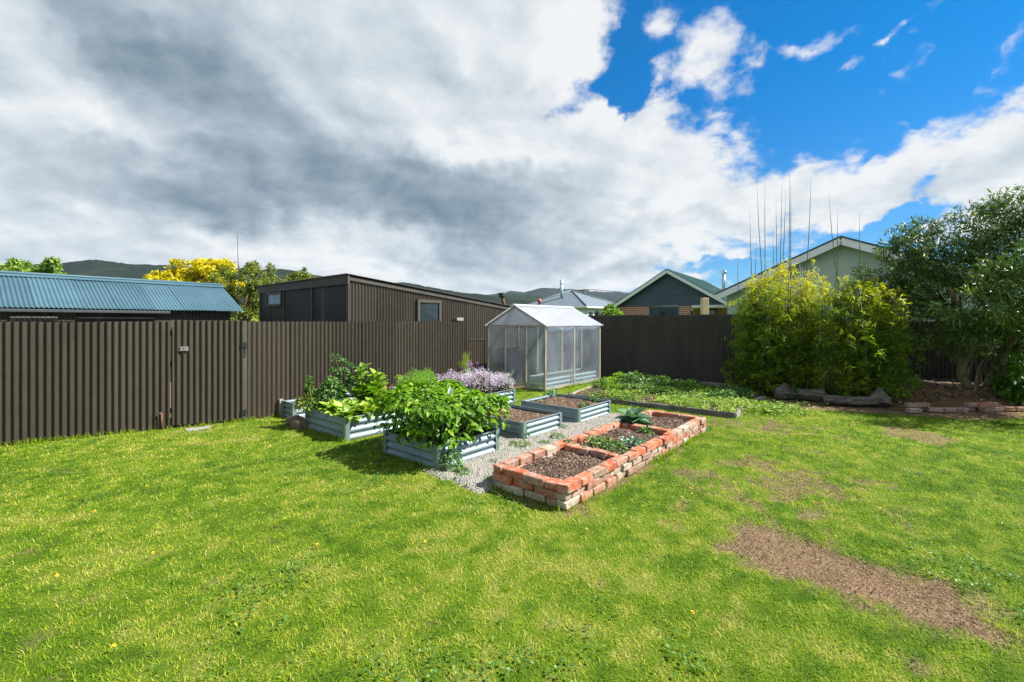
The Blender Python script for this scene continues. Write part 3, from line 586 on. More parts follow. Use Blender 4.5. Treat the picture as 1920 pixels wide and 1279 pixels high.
# ---------------------------------------------------------------- neighbouring buildings
def frame(mb, c, ax, hw, hh, t=.03, d=.03):
    A, N = ax
    mb.box(c+Z*(hh-t), hw, d, t, (A, N, Z)); mb.box(c-Z*(hh-t), hw, d, t, (A, N, Z))
    for s in (-1, 1): mb.box(c+A*s*(hw-t), t, d*.98, hh-2*t, (A, N, Z))
def bluemat():
    m = NT('blue_roof_paint'); m.set(m.ramp(m.math('ADD', m.math('MULTIPLY', m.noise(1.2, 6, .65), .7), m.math('MULTIPLY', m.attr(), .3)), [(.3, (.040, .090, .118)), (.7, (.066, .132, .165))]), .55, .0, .35); return m.mat
def build_sheds():
    # blue roofed shed
    ang = math.atan2(1600-CX, FP); D = np.array((math.sin(ang), math.cos(ang), 0)); N = np.array((-math.cos(ang), math.sin(ang), 0))
    ex, ey, ez = at(455, 583.5, 13.); E = np.array((ex, ey, ez)); w = 1.62; rise = .80; Lr = 8.2
    s_ = np.array([*(N[:2]*w), rise]); sl = np.linalg.norm(s_); s_ = s_/sl; nn = np.cross(D, s_); nn = nn if nn[2] > 0 else -nn
    r = thing('blue_roofed_shed', (*(E-D*4+N*2)[:2], 0), 'low dark iron shed with a blue corrugated gable roof at the left', 'shed')
    roof = None; q = 0; mb = MB()
    while q < Lr: corr(mb, E-D*(q+.72)+nn*(.006 if int(q/.686) % 2 else 0), D, s_, nn, .76, sl, tint=rng.random(), nb=3); q += .686
    b_ = np.array([*(N[:2]*w), -rise]); b_ /= np.linalg.norm(b_); n2 = np.cross(D, b_); n2 = n2 if n2[2] > 0 else -n2
    corr(mb, E+N*w+Z*rise-D*Lr, D, b_, n2, Lr, sl, nb=2)
    bm = bluemat(); roof = mb.build('roof', bm, r)
    mb = MB(); R = E+N*w+Z*(rise+.03)
    for sgn, dd in ((1, s_), (-1, b_)): mb.box(R-D*(Lr/2-.02)+(dd*.07 if sgn < 0 else -dd*.07), Lr/2+.03, .085, .006, (D, dd, nn if sgn > 0 else n2))
    mb.tube([R+D*.03+Z*.02, R-D*Lr+Z*.02], .035, 8); mb.build('ridge_cap', bm, roof)
    mb = MB(); g = E-D*1.75-s_*.03-Z*.055; mb.box(g-D*3.2, 3.2, .05, .035, (D, N, Z), bev=.012); mb.build('gutter', vary('grey_gutter', (.035, .045, .05), .2, 6, .5), roof)
    mb = MB(); wl = E+N*.22; corr(mb, np.array((*(wl-D*(Lr-.2))[:2], -.02)), D, Z, -N, Lr-.45, ez-.0, amp=.009, nb=1)
    corr(mb, np.array((*(wl-D*.25)[:2], -.02)), N, Z, D, 2*w-.44, lambda s: ez+rise*(1-np.abs(s-w+.22)/w)*.92+.05, nb=1); mb.build('wall', MT['fence_dark'], r)
    mb = MB(); c = np.array(at(62, 598, 10.6)); # opening just above the fence
    t0 = 4.1; c = wl-D*4.15; c[2] = 1.60; frame(mb, c-N*.03, (D, N), .36, .13, .035, .03); wf = mb.build('window', MT['concrete_dark'], r)
    mb = MB(); mb.box(c+N*.0, .34, .004, .11, (D, N, Z)); mb.build('pane', MT['glass'], wf)
    mb = MB(); c = wl-D*2.75; c[2] = .95; mb.box(c-N*.035, .72, .018, .93, (D, N, Z), bev=.004); mb.build('door', MT['ply'], r)
    # black shed
    r = thing('dark_iron_shed', tuple(ab(8, 11)), 'long dark brown corrugated shed with a sloping flat roof behind the fence', 'shed')
    A0, B0, B1, A1 = 4.894, 8.86, 13.8, 11.45; zt = lambda a: 2.60-.1035*(a-A0)
    mb = MB(); q = A0
    while q < A1-.02:
        w_ = min(.762, A1-q); corr(mb, ab(q, B0+(.003 if int(round(q/.686)) % 2 else 0), -.02), U, Z, -V, w_, lambda s, q=q: zt(q+s)+.02-.05, tint=rng.random(), nb=6, wob=.0005); q += .686
    corr(mb, ab(A1, B0, -.02), V, Z, U, B1-B0, lambda s: np.full(len(s), zt(A1)-.03), nb=1); corr(mb, ab(A0, B1, -.02), U, Z, V, A1-A0, lambda s: zt(A0+s)-.03, nb=1)
    wall = mb.build('side_wall', MT['fence'], r)
    mb = MB(); mb.box(ab(A0+.01, (B0+B1)/2, 1.2), .01, (B1-B0)/2-.02, 1.22, (U, V, Z)); mb.build('front_wall', MT['ply'], r)
    for b in (B0+.03, 10.55, 12.15, 13.75): mb = MB(); mb.box(ab(A0-.012, b, 1.22), .012, .035 if b > B0+.1 else .05, 1.20, (U, V, Z)); mb.build('cover_strip', MT['wood_dark'], r)
    mb = MB(); mb.box(ab(A0-.03, (B0+B1)/2, 2.50), .02, (B1-B0)/2+.05, .10, (U, V, Z)); P_ = [ab(A0-.05, B0-.03, zt(A0-.05)-.12), ab(A1+.05, B0-.03, zt(A1)-.12), ab(A1+.05, B0-.03, zt(A1)-.03), ab(A0-.05, B0-.03, zt(A0-.05)-.03)]
    mb.poly(P_, V*.02); mb.build('fascia', MT['wood_dark'], r)
    mb = MB(); sl = np.array([*(U[:2]), -.1035]); ll = np.linalg.norm(sl)*(A1-A0+.14); sl /= np.linalg.norm(sl); nn = np.cross(sl, V); nn = nn if nn[2] > 0 else -nn
    corr(mb, ab(A0-.10, B0-.07, zt(A0)+.01), V, sl, nn, B1-B0+.14, ll, nb=1); mb.build('roof', MT['fence'], r)
    wm = MB(); c = ab(A0-.02, 12.72, 2.20); frame(wm, c, (V, U), .50, .19, .03, .035); wf = wm.build('window', MT['wood_dark'], r); g = MB(); g.box(c, .47, .006, .165, (V, U, Z)); g.build('pane', MT['glass_dirty'], wf)
    wm = MB(); c = ab(7.03, B0-.02, 1.72); frame(wm, c, (U, V), .37, .42, .035, .035); wf = wm.build('window', MT['wood_dark'], r); g = MB(); g.box(c, .34, .006, .385, (U, V, Z)); g.build('pane', MT['glass'], wf)
    mb = MB(); mb.box(ab(7.95, B0-.09, 1.66), .12, .075, .04, (U, V, Z), bev=.005); mb.build('meter_box', MT['concrete'], r)
    mb = MB(); mb.box(ab(8.72, B0-.016, 1.10), .30, .006, .008, (U, V, Z)); mb.box(ab(9.03, B0-.016, .55), .008, .006, .54, (U, V, Z)); mb.build('hatch_edge', MT['wood_dark'], r)
    # flue
    f = thing('rusty_flue', tuple(ab(10.4, 9.35, 2.0)), 'leaning rusty flue pipe with a black cowl on the dark shed roof', 'flue')
    mb = MB(); b0 = ab(10.42, 9.33, 1.95); t0 = ab(10.35, 9.40, 2.42); mb.tube([b0, b0*.5+t0*.5, t0], .05, 12); mb.build('pipe', MT['rust'], f)
    mb = MB(); mb.tube([t0-Z*.06, t0-Z*.06+Z*.035, t0-Z*.02, t0+Z*.0, t0+Z*.03, t0+Z*.07], [.07, .115, .115, .09, .12, .11], 14); mb.build('cowl', MT['dark_metal'], f)
    mb = MB(); mb.tube([b0-Z*.05, b0+Z*.14], [.12, .055], 12); mb.build('flashing', MT['steel'], f)

def lap_gable(mb, L, D, N, w, z0, z1, apex, board=.15, tint=.5, lip=.03, lip2=.004):
    """lapped weatherboards over a gable wall: from L along D, width w, wall bottom z0, eaves z1, apex height"""
    z = z0
    while z < apex-.01:
        za = z; zb = min(z+board, apex)
        def half(q): return w/2 if q <= z1 else w/2*(apex-q)/(apex-z1)
        ha, hb = half(za), half(zb); c = L+D*w/2
        v = [c-D*ha+Z*(za-L[2])+N*lip, c+D*ha+Z*(za-L[2])+N*lip, c+D*hb+Z*(zb-L[2])+N*lip2, c-D*hb+Z*(zb-L[2])+N*lip2]
        v += [c-D*ha+Z*(za-L[2]), c+D*ha+Z*(za-L[2])]
        mb.add(v, [(0, 1, 2, 3), (4, 5, 1, 0)], tint); z += board
def roofplane(mb, p, along, down, la, ld, th=.05, tint=.5, rib=True, pitch=.25):
    n = np.cross(along, down); n /= np.linalg.norm(n); n = n if n[2] > 0 else -n
    mb.box(p+along*la/2+down*ld/2, la/2, ld/2, th/2, (along, down, n), tint)
    if rib:
        k = int(la/pitch)
        for i in range(k+1): mb.box(p+along*(i*la/k)+down*ld/2+n*(th/2+.012), .018, ld/2, .012, (along, down, n), tint)
def build_houses():
    # hip roofed house
    Cn = np.array((137/FP*42, 42., 0)); s1, s2 = 8.0, 7.6; ez = 1.6+28.5*42/FP; o = .45
    r = thing('hip_roofed_house', tuple(Cn+U*4+V*4), 'pale weatherboard house with a grey hipped iron roof', 'house')
    wm = vary('pale_boards', (.58, .63, .60), .06, 2, .6); mb = MB()
    for (p, D, N, L) in ((Cn, V, -U, s1), (Cn, U, -V, s2)):
        z = 0
        while z < ez-.1: mb.add([p+Z*z+N*.02, p+D*L+Z*z+N*.02, p+D*L+Z*(z+.17), p+Z*(z+.17), p+Z*z, p+D*L+Z*z], [(0, 1, 2, 3), (4, 5, 1, 0)]); z += .17
    mb.box(Cn+U*s2/2+V*s1/2+Z*(ez/2-.1), s2/2-.05, s1/2-.05, ez/2-.12, (U, V, Z)); mb.build('wall', wm, r)
    c = [Cn-U*o-V*o, Cn+U*(s2+o)-V*o, Cn+U*(s2+o)+V*(s1+o), Cn-U*o+V*(s1+o)]; ap = Cn+U*s2/2+V*s1/2; ap = np.array((*ap[:2], 1.6+58*ap[1]/FP)); c = [np.array((*q[:2], ez)) for q in c]
    mb = MB(); mb.add(c+[ap], [(0, 1, 4), (1, 2, 4), (2, 3, 4), (3, 0, 4)]); mb.add([q-Z*.06 for q in c], [(0, 3, 2, 1)])
    rm = vary('grey_roof_paint', (.12, .15, .175), .08, 1, .5, spec=.4, sc3=(1, 1, .3)); rf = mb.build('roof', rm, r)
    mb = MB()
    for q in c: mb.tube([q+Z*.03, ap+Z*.03], .07, 6)
    mb.build('hip_cap', rm, rf)
    mb = MB()
    for i in range(4): a, b = c[i], c[(i+1) % 4]; d = (b-a); l = np.linalg.norm(d); d /= l; mb.box((a+b)/2-Z*.07, l/2, .06, .07, (d, np.cross(d, Z), Z))
    mb.build('gutter', MT['white'], rf)
    mb = MB(); f0 = np.array(at(1053, 552, 46.)); mb.tube([f0-Z*.3, np.array(at(1053, 532, 46.))], .16, 12); mb.build('flue', vary('flue_blue', (.40, .52, .58), .1, 5, .4, .3), rf)
    mb = MB(); mb.tube([np.array(at(1053, 534, 46.)), np.array(at(1053, 532.5, 46.)), np.array(at(1053, 531, 46.)), np.array(at(1053, 525, 46.))], [.17, .2, .15, .17], 12); mb.build('flue_cap', MT['steel'], rf)
    wmb = MB(); w0 = Cn+U*.9-V*.03; w0[2] = 1.9; frame(wmb, w0, (U, V), .55, .75, .07, .04); wf = wmb.build('window', MT['white'], r); g = MB(); g.box(w0, .48, .01, .68, (U, V, Z)); g.build('pane', MT['glass'], wf)
    mb = MB(); q = Cn+U*2.1-V*.1; mb.tube([q, q+Z*2.6], .06, 8); mb.box(q+Z*2.3-V*.1, .25, .12, .2, (U, V, Z)); mb.box(q+Z*1.75+U*.9, .5, .2, .22, (U, V, Z)); mb.build('water_heater', MT['dark_metal'], r)
    # navy gable house
    ang = math.atan2(1560-CX, FP); UD = np.array((math.sin(ang), math.cos(ang), 0)); VD = np.array((math.cos(ang), -math.sin(ang), 0)); N = -UD
    L = np.array((192/FP*30, 30., 0)); w = 7.15; ezz = 1.6+27.5*30/FP; mid = L+VD*w/2; az_ = 1.6+95*mid[1]/FP
    r = thing('gable_house', tuple(L+VD*3.5+UD*5), 'navy gabled house with red brick walls and a green iron roof', 'house')
    bm = NT('red_brick_wall'); g_ = bm.n('ShaderNodeTexBrick'); g_.inputs['Color1'].default_value = (.30, .085, .055, 1); g_.inputs['Color2'].default_value = (.40, .14, .09, 1); g_.inputs['Mortar'].default_value = (.55, .45, .38, 1)
    g_.inputs['Scale'].default_value = 1; g_.inputs['Brick Width'].default_value = .32; g_.inputs['Row Height'].default_value = .12; g_.inputs['Mortar Size'].default_value = .016
    dp = bm.n('ShaderNodeVectorMath'); dp.operation = 'DOT_PRODUCT'; bm.l(bm.pos(), dp.inputs[0]); dp.inputs[1].default_value = tuple(VD+UD); sz = bm.n('ShaderNodeSeparateXYZ'); bm.l(bm.pos(), sz.inputs[0]); cb = bm.n('ShaderNodeCombineXYZ'); bm.l(dp.outputs['Value'], cb.inputs[0]); bm.l(sz.outputs[2], cb.inputs[1]); bm.l(cb.outputs[0], g_.inputs[0])
    bm.set(g_.outputs[0], .85); bm = bm.mat
    mb = MB(); mb.box(L+VD*1.18+UD*.15+Z*(ezz/2), 1.18, .13, ezz/2, (VD, UD, Z)); mb.box(L+VD*4.63+UD*.15+Z*(ezz/2), .42, .13, ezz/2, (VD, UD, Z)); mb.box(L+VD*3.28+UD*.15+Z*.5, .92, .125, .5, (VD, UD, Z))
    mb.box(L+VD*6.1+UD*1.9+Z*(ezz/2-.05), 1.1, .1, ezz/2-.06, (VD, UD, Z)); mb.box(L+VD*5.0+UD*1.1+Z*(ezz/2-.04), .05, .9, ezz/2-.05, (VD, UD, Z))
    mb.box(L+UD*5+UD*.3+Z*(ezz/2), .1, 4.95, ezz/2-.02, (VD, UD, Z)); mb.box(L+VD*(w-.1)+UD*6+Z*(ezz/2), .1, 4, ezz/2-.02, (VD, UD, Z)); mb.build('brick_wall', bm, r)
    mb = MB(); lap_gable(mb, np.array((*L[:2], ezz)), VD, N, w, ezz, ezz+.05, az_-.05, .21); mb.poly([L+Z*ezz, L+VD*w+Z*ezz, mid+Z*(az_-.05)], UD*.1); mb.build('gable', vary('navy_boards', (.040, .066, .090), .12, 3, .55), r)
    mb = MB(); gm = vary('green_roof', (.085, .17, .15), .1, 1, .35, spec=.6); rl = 10.
    for sg in (-1, 1):
        dn = VD*sg*(w/2)-Z*(az_-ezz); ln = np.linalg.norm(dn); dn = dn/ln; roofplane(mb, mid+Z*(az_+.06)-UD*.35, UD, dn, rl, ln+.55, .05)
    rf = mb.build('roof', gm, r)
    mb = MB()
    for sg in (-1, 1):
        dn = VD*sg*(w/2)-Z*(az_-ezz); ln = np.linalg.norm(dn); dn = dn/ln; n = np.cross(UD, dn); n = n/np.linalg.norm(n); n = n if n[2] > 0 else -n
        mb.box(mid+Z*(az_-.06)-UD*.36+dn*(ln+.5)/2, (ln+.5)/2, .02, .09, (dn, UD, n))
    mb.build('bargeboard', MT['white'], r)
    mb = MB(); c = L+VD*3.28+UD*.05; c[2] = 1.75; frame(mb, c, (VD, UD), .92, .80, .05, .05)
    for x_ in (-.33, .33): mb.box(c+VD*x_, .04, .045, .72, (VD, UD, Z))
    wf = mb.build('window', vary('green_frame', (.02, .06, .055), .1, 3, .4), r); g = MB(); g.box(c+UD*.01, .86, .008, .74, (VD, UD, Z)); g.build('pane', MT['glass'], wf)
    g = MB(); g.box(c+UD*.10, .29, .008, .72, (VD, UD, Z)); g.build('blind', vary('olive_blind', (.16, .16, .10), .1, 3, .8), wf)
    mb = MB(); mb.box(L+VD*(5.05+1.05)+UD*.9+Z*(ezz-.06), 1.1, 1.0, .05, (VD, UD, Z)); mb.box(L+VD*6.1+UD*.06+Z*(ezz-.10), 1.1, .05, .08, (VD, UD, Z)); mb.build('porch_ceiling', MT['white'], r)
    mb = MB(); c = L+VD*5.6+UD*1.75; c[2] = 1.3; frame(mb, c, (VD, UD), .45, 1.1, .05, .04); df = mb.build('door', vary('dark_frame', (.02, .05, .05), .1, 3, .4), r); g = MB(); g.box(c, .42, .01, 1.05, (VD, UD, Z)); g.build('pane', MT['glass_dirty'], df)
    for t in (4.98, 6.75): mb = MB(); c = L+VD*t+UD*(.0 if t < 5 else 1.7)+Z*2.1; mb.box(c, .05, .06, .14, (VD, UD, Z)); mb.build('wall_lamp', MT['dark_metal'], r)
    mb = MB(); f0 = np.array(at(1357, 540, 31.)); f1 = np.array(at(1357, 514, 31.)); mb.tube([f0-Z*.3, f1], .12, 10); mb.tube([f1-Z*.05, f1+Z*.12, f1+Z*.18+VD*.16], [.12, .15, .14], 10); mb.build('flue', MT['steel'], rf)
    # pale green gable house
    L = np.array((405/FP*18.7, 18.7, 0)); D = -V; N = -U; w = 7.7; ezz = 2.80; mid = L+D*w/2; az_ = 1.6+150*mid[1]/FP
    r = thing('pale_green_house', tuple(L+D*3.5+U*4), 'pale green gabled house with white bargeboards behind the bamboo', 'house')
    pg = vary('pale_green_boards', (.36, .45, .36), .05, 1.5, .6); mb = MB(); lap_gable(mb, np.array((*L[:2], 0.)), D, N, w, 0, ezz, az_-.03, .60, .5, .009, .004); mb.poly([L, L+D*w, L+D*w+Z*ezz, mid+Z*(az_-.03), L+Z*ezz], U*.12)
    mb.box(L+U*4+Z*ezz/2, .06, 3.9, ezz/2, (D, U, Z)); mb.box(L+D*w+U*4+Z*ezz/2, .06, 3.9, ezz/2, (D, U, Z)); mb.build('wall', pg, r)
    mb = MB(); m2 = MB()
    for sg in (-1, 1):
        dn = D*sg*(w/2)-Z*(az_-ezz); ln = np.linalg.norm(dn); dn = dn/ln; n = np.cross(U, dn); n = n/np.linalg.norm(n); n = n if n[2] > 0 else -n
        roofplane(mb, mid+Z*(az_+.13)-U*.4, U, dn, 8.4, ln+.45, .06, rib=False); m2.box(mid+Z*(az_-.02)-U*.37+dn*(ln+.4)/2, (ln+.4)/2, .02, .13, (dn, U, n))
    mb.build('roof', vary('dark_green_roof', (.02, .045, .04), .1, 1, .4), r); m2.build('bargeboard', MT['white'], r)
    # white shed at the far right
    c = np.array(at(1945, 603, 12.5)); c[2] = 0; r = thing('white_shed', tuple(c), 'small white shed glimpsed behind the big tree at the right edge', 'shed')
    mb = MB(); mb.box(c+Z*.98, .8, 1.2, .98, (D, U, Z)); mb.build('wall', MT['white'], r); mb = MB(); mb.box(c+Z*2.02, .95, 1.35, .05, (D, U, Z+D*.12)); mb.build('roof', MT['white'], r)
    # timber post beyond the back fence
    c = np.array(at(1321, 559, 14.)); mb = MB(); mb.box((c[0], c[1], c[2]/2), .095, .095, c[2]/2, None, bev=.008)
    set_tags(mb.build('timber_post', MT['timber_pale']), 'pale new timber post rising behind the fence in front of the brick house', 'post')
    # lantern
    c = np.array(at(1011.5, 603, 16.)); r = thing('garden_lantern', (c[0], c[1], 0), 'red lantern on a post just above the greenhouse ridge', 'lantern')
    red = vary('red_paint', (.50, .03, .03), .1, 9, .4); c[2] = 1.6+31*16/FP
    mb = MB(); mb.tube([(c[0], c[1], 0), c-Z*.02], .025, 8); mb.build('post', red, r)
    mb = MB(); mb.tube([c-Z*.02, c+Z*.0, c+Z*.03], [.03, .05, .04], 8); mb.tube([c+Z*.13, c+Z*.145, c+Z*.19, c+Z*.23, c+Z*.245], [.085, .08, .07, .03, .012], 10)
    for k in range(4): a = k*PI/2+.4; d = np.array((math.cos(a), math.sin(a), 0)); mb.tube([c+d*.04+Z*.03, c+d*.07+Z*.135], .007, 5)
    mb.build('cage', red, r); mb = MB(); mb.tube([c+Z*.03, c+Z*.13], [.035, .06], 8); mb.build('glass', MT['glass_dirty'], r)
    # utility pole
    c = np.array(at(1096, 603, 85.)); r = thing('utility_pole', (c[0], c[1], 0), 'distant power pole with crossarm above the hipped roof', 'pole'); zt = 1.6+61*85/FP
    mb = MB(); mb.tube([(c[0], c[1], 0), (c[0], c[1], zt)], .16, 8); mb.build('pole', MT['dark_metal'], r)
    mb = MB()
    for zz in (zt-.25, zt-1.0): mb.box((c[0]-.1, c[1], zz), 1.0 if zz > zt-.5 else .6, .1, .09)
    mb.build('crossarm', MT['dark_metal'], r)
    for k in (-.95, -.5, .0, .5, .9): mb = MB(); mb.tube([(c[0]+k-.1, c[1], zt-.2), (c[0]+k-.1, c[1], zt+.1)], .06, 6); mb.build('insulator', MT['white'], r)
    for k, yy in ((-.9, 0), (.0, .4), (.8, .8)):
        mb = MB(); p0 = np.array((c[0]+k, c[1], zt+.02)); p1 = np.array((c[0]+34+k, c[1]+14+yy*3, zt+1.2)); pts = [p0*(1-t)+p1*t-Z*(4*t*(1-t)*.9) for t in np.linspace(0, 1, 10)]; mb.tube(pts, .022, 4); mb.build('wire', MT['dark_metal'], r)
    # radio mast
    r = thing('aerial_mast', (*at(451, 603, 14.)[:2], 0), 'tall thin aerial mast rising between the two sheds', 'mast')
    b = np.array(at(452, 603, 14.)); b[2] = 0; t = np.array(at(445, 441, 14.)); mb = MB(); mb.tube([b, b*.4+t*.6+Z*0, t], [.016, .013, .006], 6); mb.build('mast', MT['dark_metal'], r)
    m_ = b*.12+t*.88; mb = MB(); mb.tube([m_, m_+np.array((-.12, .3, -1.0))], .004, 4); mb.build('stay_wire', MT['dark_metal'], r)

def build_hills():
    def prof(pts, x): p = np.array(pts, float); return np.interp(x, p[:, 0], p[:, 1])
    A = [(-3000, 470), (-600, 480), (-100, 499), (0, 497), (60, 496), (110, 495), (135, 490), (175, 487), (200, 489), (240, 495), (310, 497), (430, 505), (463, 503), (491, 505), (529, 504.5), (558, 508), (587, 516), (620, 520), (700, 527), (768, 531), (815, 540), (856, 547), (903, 552), (940, 558), (1000, 566), (1060, 576), (1200, 592), (4000, 598)]
    Bp = [(-2500, 590), (700, 570), (880, 556), (920, 552), (960, 546), (985, 548), (1003, 542.5), (1014, 540), (1050, 541), (1085, 543), (1110, 546), (1135, 548.5), (1160, 547), (1190, 552), (1300, 556), (1500, 560), (2200, 566), (4500, 570)]
    Cp = [(-2500, 598), (800, 580), (900, 562), (945, 552), (970, 551), (1000, 554), (1025, 557), (1060, 566), (1150, 580), (4000, 596)]
    def hill(name, P, Yr, Yf, mat, seed, nz, step=6):
        xs = np.arange(P[0][0]*.6, P[-1][0]*.7, step); ts = np.concatenate([np.linspace(0, 1, 46), np.array([1.04, 1.15, 1.4])])
        XX = np.zeros((len(xs), len(ts), 3)); h = (HY-prof(P, xs))
        Z_r = 1.6+h*Yr/FP; kx = (xs-CX)/FP
        for j, t in enumerate(ts):
            Yy = Yf+(Yr-Yf)*t; X = kx*Yr*(1) if False else kx*Yy
            sh = t**1.1*(Yf+(Yr-Yf)*t)/Yr if t <= 1 else 1-(t-1)*1.2
            n = (fbm(X, np.full(len(xs), Yy), seed, 9/Yr, 5)-.5)*nz*.5*Z_r*max(0, 1-t) if t <= 1 else 0*XX[:, 0, 0]
            fine = (fbm(X, np.full(len(xs), Yy), seed+3, 160/Yr, 2)-.5)*Yr*.0035
            XX[:, j, 0] = X; XX[:, j, 1] = Yy; XX[:, j, 2] = np.maximum(-2, Z_r*sh+n*sh+fine*min(1, t*3)-2*(1-min(1, t*8)))
        mb = MB(); mb.grid(XX, .5); o = mb.build(name, mat, None, (0, Yf, 0)); set_tags(o, kind='structure'); return o
    def hm(name, s, forest, grass, thr=.55):  # forest and grass tones lowered: cloud shade over the hills is in the colour
        m = NT(name); n = m.noise(.0016*s, 6, .62); f = m.noise(.035*s, 6, .7); c = m.ramp(f, [(.35, forest), (.7, tuple(x*2.1 for x in forest))])
        m.set(m.mix(m.mr(n, thr, thr+.06, 0, .85), c, (*grass, 1)), 1., 0, 0); m.bump(f, 1., 12/s); return m.mat
    hill('hill', A, 1000., 260., hm('hill_forest', 2.2, (.010, .0165, .0125), (.036, .043, .025), .55), 4, .55)
    hill('hill', Cp, 1500., 700., hm('hill_green', 1.6, (.012, .022, .013), (.07, .085, .035), .58), 14, .5)
    hill('hill', Bp, 3200., 1500., hm('hill_far', .8, (.011, .017, .016), (.055, .055, .038), .56), 24, .5)
# ---------------------------------------------------------------- raised beds
def soil_patch(parent, a0, a1, b0, b1, z, mat, nchip, seed, size=.011, amp=.025, name='soil'):
    na, nb = max(8, int((a1-a0)/.03)), max(8, int((b1-b0)/.03)); A, B = np.meshgrid(np.linspace(a0, a1, na), np.linspace(b0, b1, nb), indexing='ij')
    ed = np.minimum(np.minimum(A-a0, a1-A), np.minimum(B-b0, b1-B)); Zs = z+(fbm(A, B, seed, 5, 4)-.5)*amp*2.4+(fbm(A, B, seed+9, 22, 2)-.5)*amp*.9+np.clip(ed/.2, 0, 1)*.02-.01
    mb = MB(); mb.grid(A[..., None]*U+B[..., None]*V+Zs[..., None]*Z, .5); o = mb.build(name, MT[mat], parent)
    ra = rng.uniform(a0+.01, a1-.01, nchip); rb = rng.uniform(b0+.01, b1-.01, nchip); P = ra[:, None]*U+rb[:, None]*V
    zz = z+(fbm(ra, rb, seed, 5, 4)-.5)*amp*2.4+(fbm(ra, rb, seed+9, 22, 2)-.5)*amp*.9+np.clip(np.minimum(np.minimum(ra-a0, a1-ra), np.minimum(rb-b0, b1-rb))/.2, 0, 1)*.02-.01
    c = chips('bark_mulch', P[:, 0], P[:, 1], zz, size, 'chip', parent, flat=.28); c['kind'] = 'stuff'
    return o
def metal_bed(key, label, soil='soil', nchip=900, dz=.05, seed=1):
    a0, a1, b0, b1, h = BEDS[key]; r = thing('metal_garden_bed', tuple(ab((a0+a1)/2, (b0+b1)/2)), label, 'garden bed', 'galvanised raised garden beds')
    p = h/3.0
    for (o, D, N, w) in ((ab(a0, b0), V, -U, b1-b0), (ab(a0, b0), U, -V, a1-a0), (ab(a1, b0), V, U, b1-b0), (ab(a0, b1), U, V, a1-a0)):
        mb = MB(); n = 40; s = np.linspace(0, h, n); x = (s/p) % 1.0; wv = np.clip(np.sin(2*PI*x)*1.7, -1, 1)*.011; wv[0] = wv[-1] = 0
        t = np.array([0, .33, .66, 1.])*w; P = o+D*t[None, :, None]+Z*(s[:, None, None]-.01)+N*(wv[:, None, None]+rng.normal(0, .0012, (1, 4, 1))); mb.grid(P, .5)
        mb.box(o+D*w/2+Z*(h-.004), w/2, .007, .006, (D, N, Z)); mb.build('side_panel', MT['zinc'], r)
    for (a, b, sa, sb) in ((a0, b0, -1, -1), (a1, b0, 1, -1), (a0, b1, -1, 1), (a1, b1, 1, 1)):
        mb = MB(); q = .016; W = .058; c0 = ab(a+sa*q, b-sb*W); c1 = ab(a+sa*q, b+sb*q*.2); c2 = ab(a+sa*q*.2, b+sb*q); c3 = ab(a-sa*W, b+sb*q)
        pts = [c0, c1, c2, c3]; inn = [c0-U*sa*.004, c1-U*sa*.004-V*sb*.002, c2-V*sb*.004-U*sa*.002, c3-V*sb*.004]
        v = [x-Z*.01 for x in pts]+[x+Z*(h+.004) for x in pts]+[x-Z*.01 for x in inn]+[x+Z*(h+.004) for x in inn]
        f = []
        for i in range(3): f += [(i, i+1, i+5, i+4), (i+8, i+12, i+13, i+9), (i+4, i+5, i+13, i+12)]
        f += [(0, 4, 12, 8), (3, 11, 15, 7)]; mb.add(v, f)
        for z in (.06, h*.5, h-.05): mb.box(ab(a+sa*q*1.15, b-sb*.03, z), .003, .005, .005, (U, V, Z)); mb.box(ab(a-sa*.03, b+sb*q*1.15, z), .005, .003, .005, (U, V, Z))
        mb.build('corner_post', MT['zinc_post'], r)
    soil_patch(r, a0+.012, a1-.012, b0+.012, b1-.012, h-dz, soil, nchip, seed)
    return r
def brick_row(mb, p, D, N, length, z, flip=0, skip=(), bright=False, inset=0.):
    """a course of dry laid bricks from p along D"""
    Lb = .222; n = int(round(length/Lb)); Lb = length/n; off = (Lb/2 if flip else 0); s = -off; i = 0
    while s < length-.02:
        e = min(s+Lb, length); b = max(s, 0); s += Lb; i += 1
        if e-b < .04 or i in skip: continue
        t = rng.choice([rng.uniform(0, .5), rng.uniform(.5, .85), rng.uniform(.85, 1)], p=[.80, .13, .07] if bright else [.22, .42, .36])
        a = rng.normal(0, .04); d = D*math.cos(a)+N*math.sin(a); nn = N*math.cos(a)-D*math.sin(a)
        c = p+D*(b+e)/2+N*(.052+inset+rng.normal(0, .008))+Z*(z+.0355+rng.normal(0, .0015))
        mb.box(c, (e-b)/2-.003-abs(rng.normal(0, .004)), .0505+rng.normal(0, .002), .0352+rng.normal(0, .001), (d, nn, Z+d*rng.normal(0, .02)), t, bev=.008, jit=.0034)
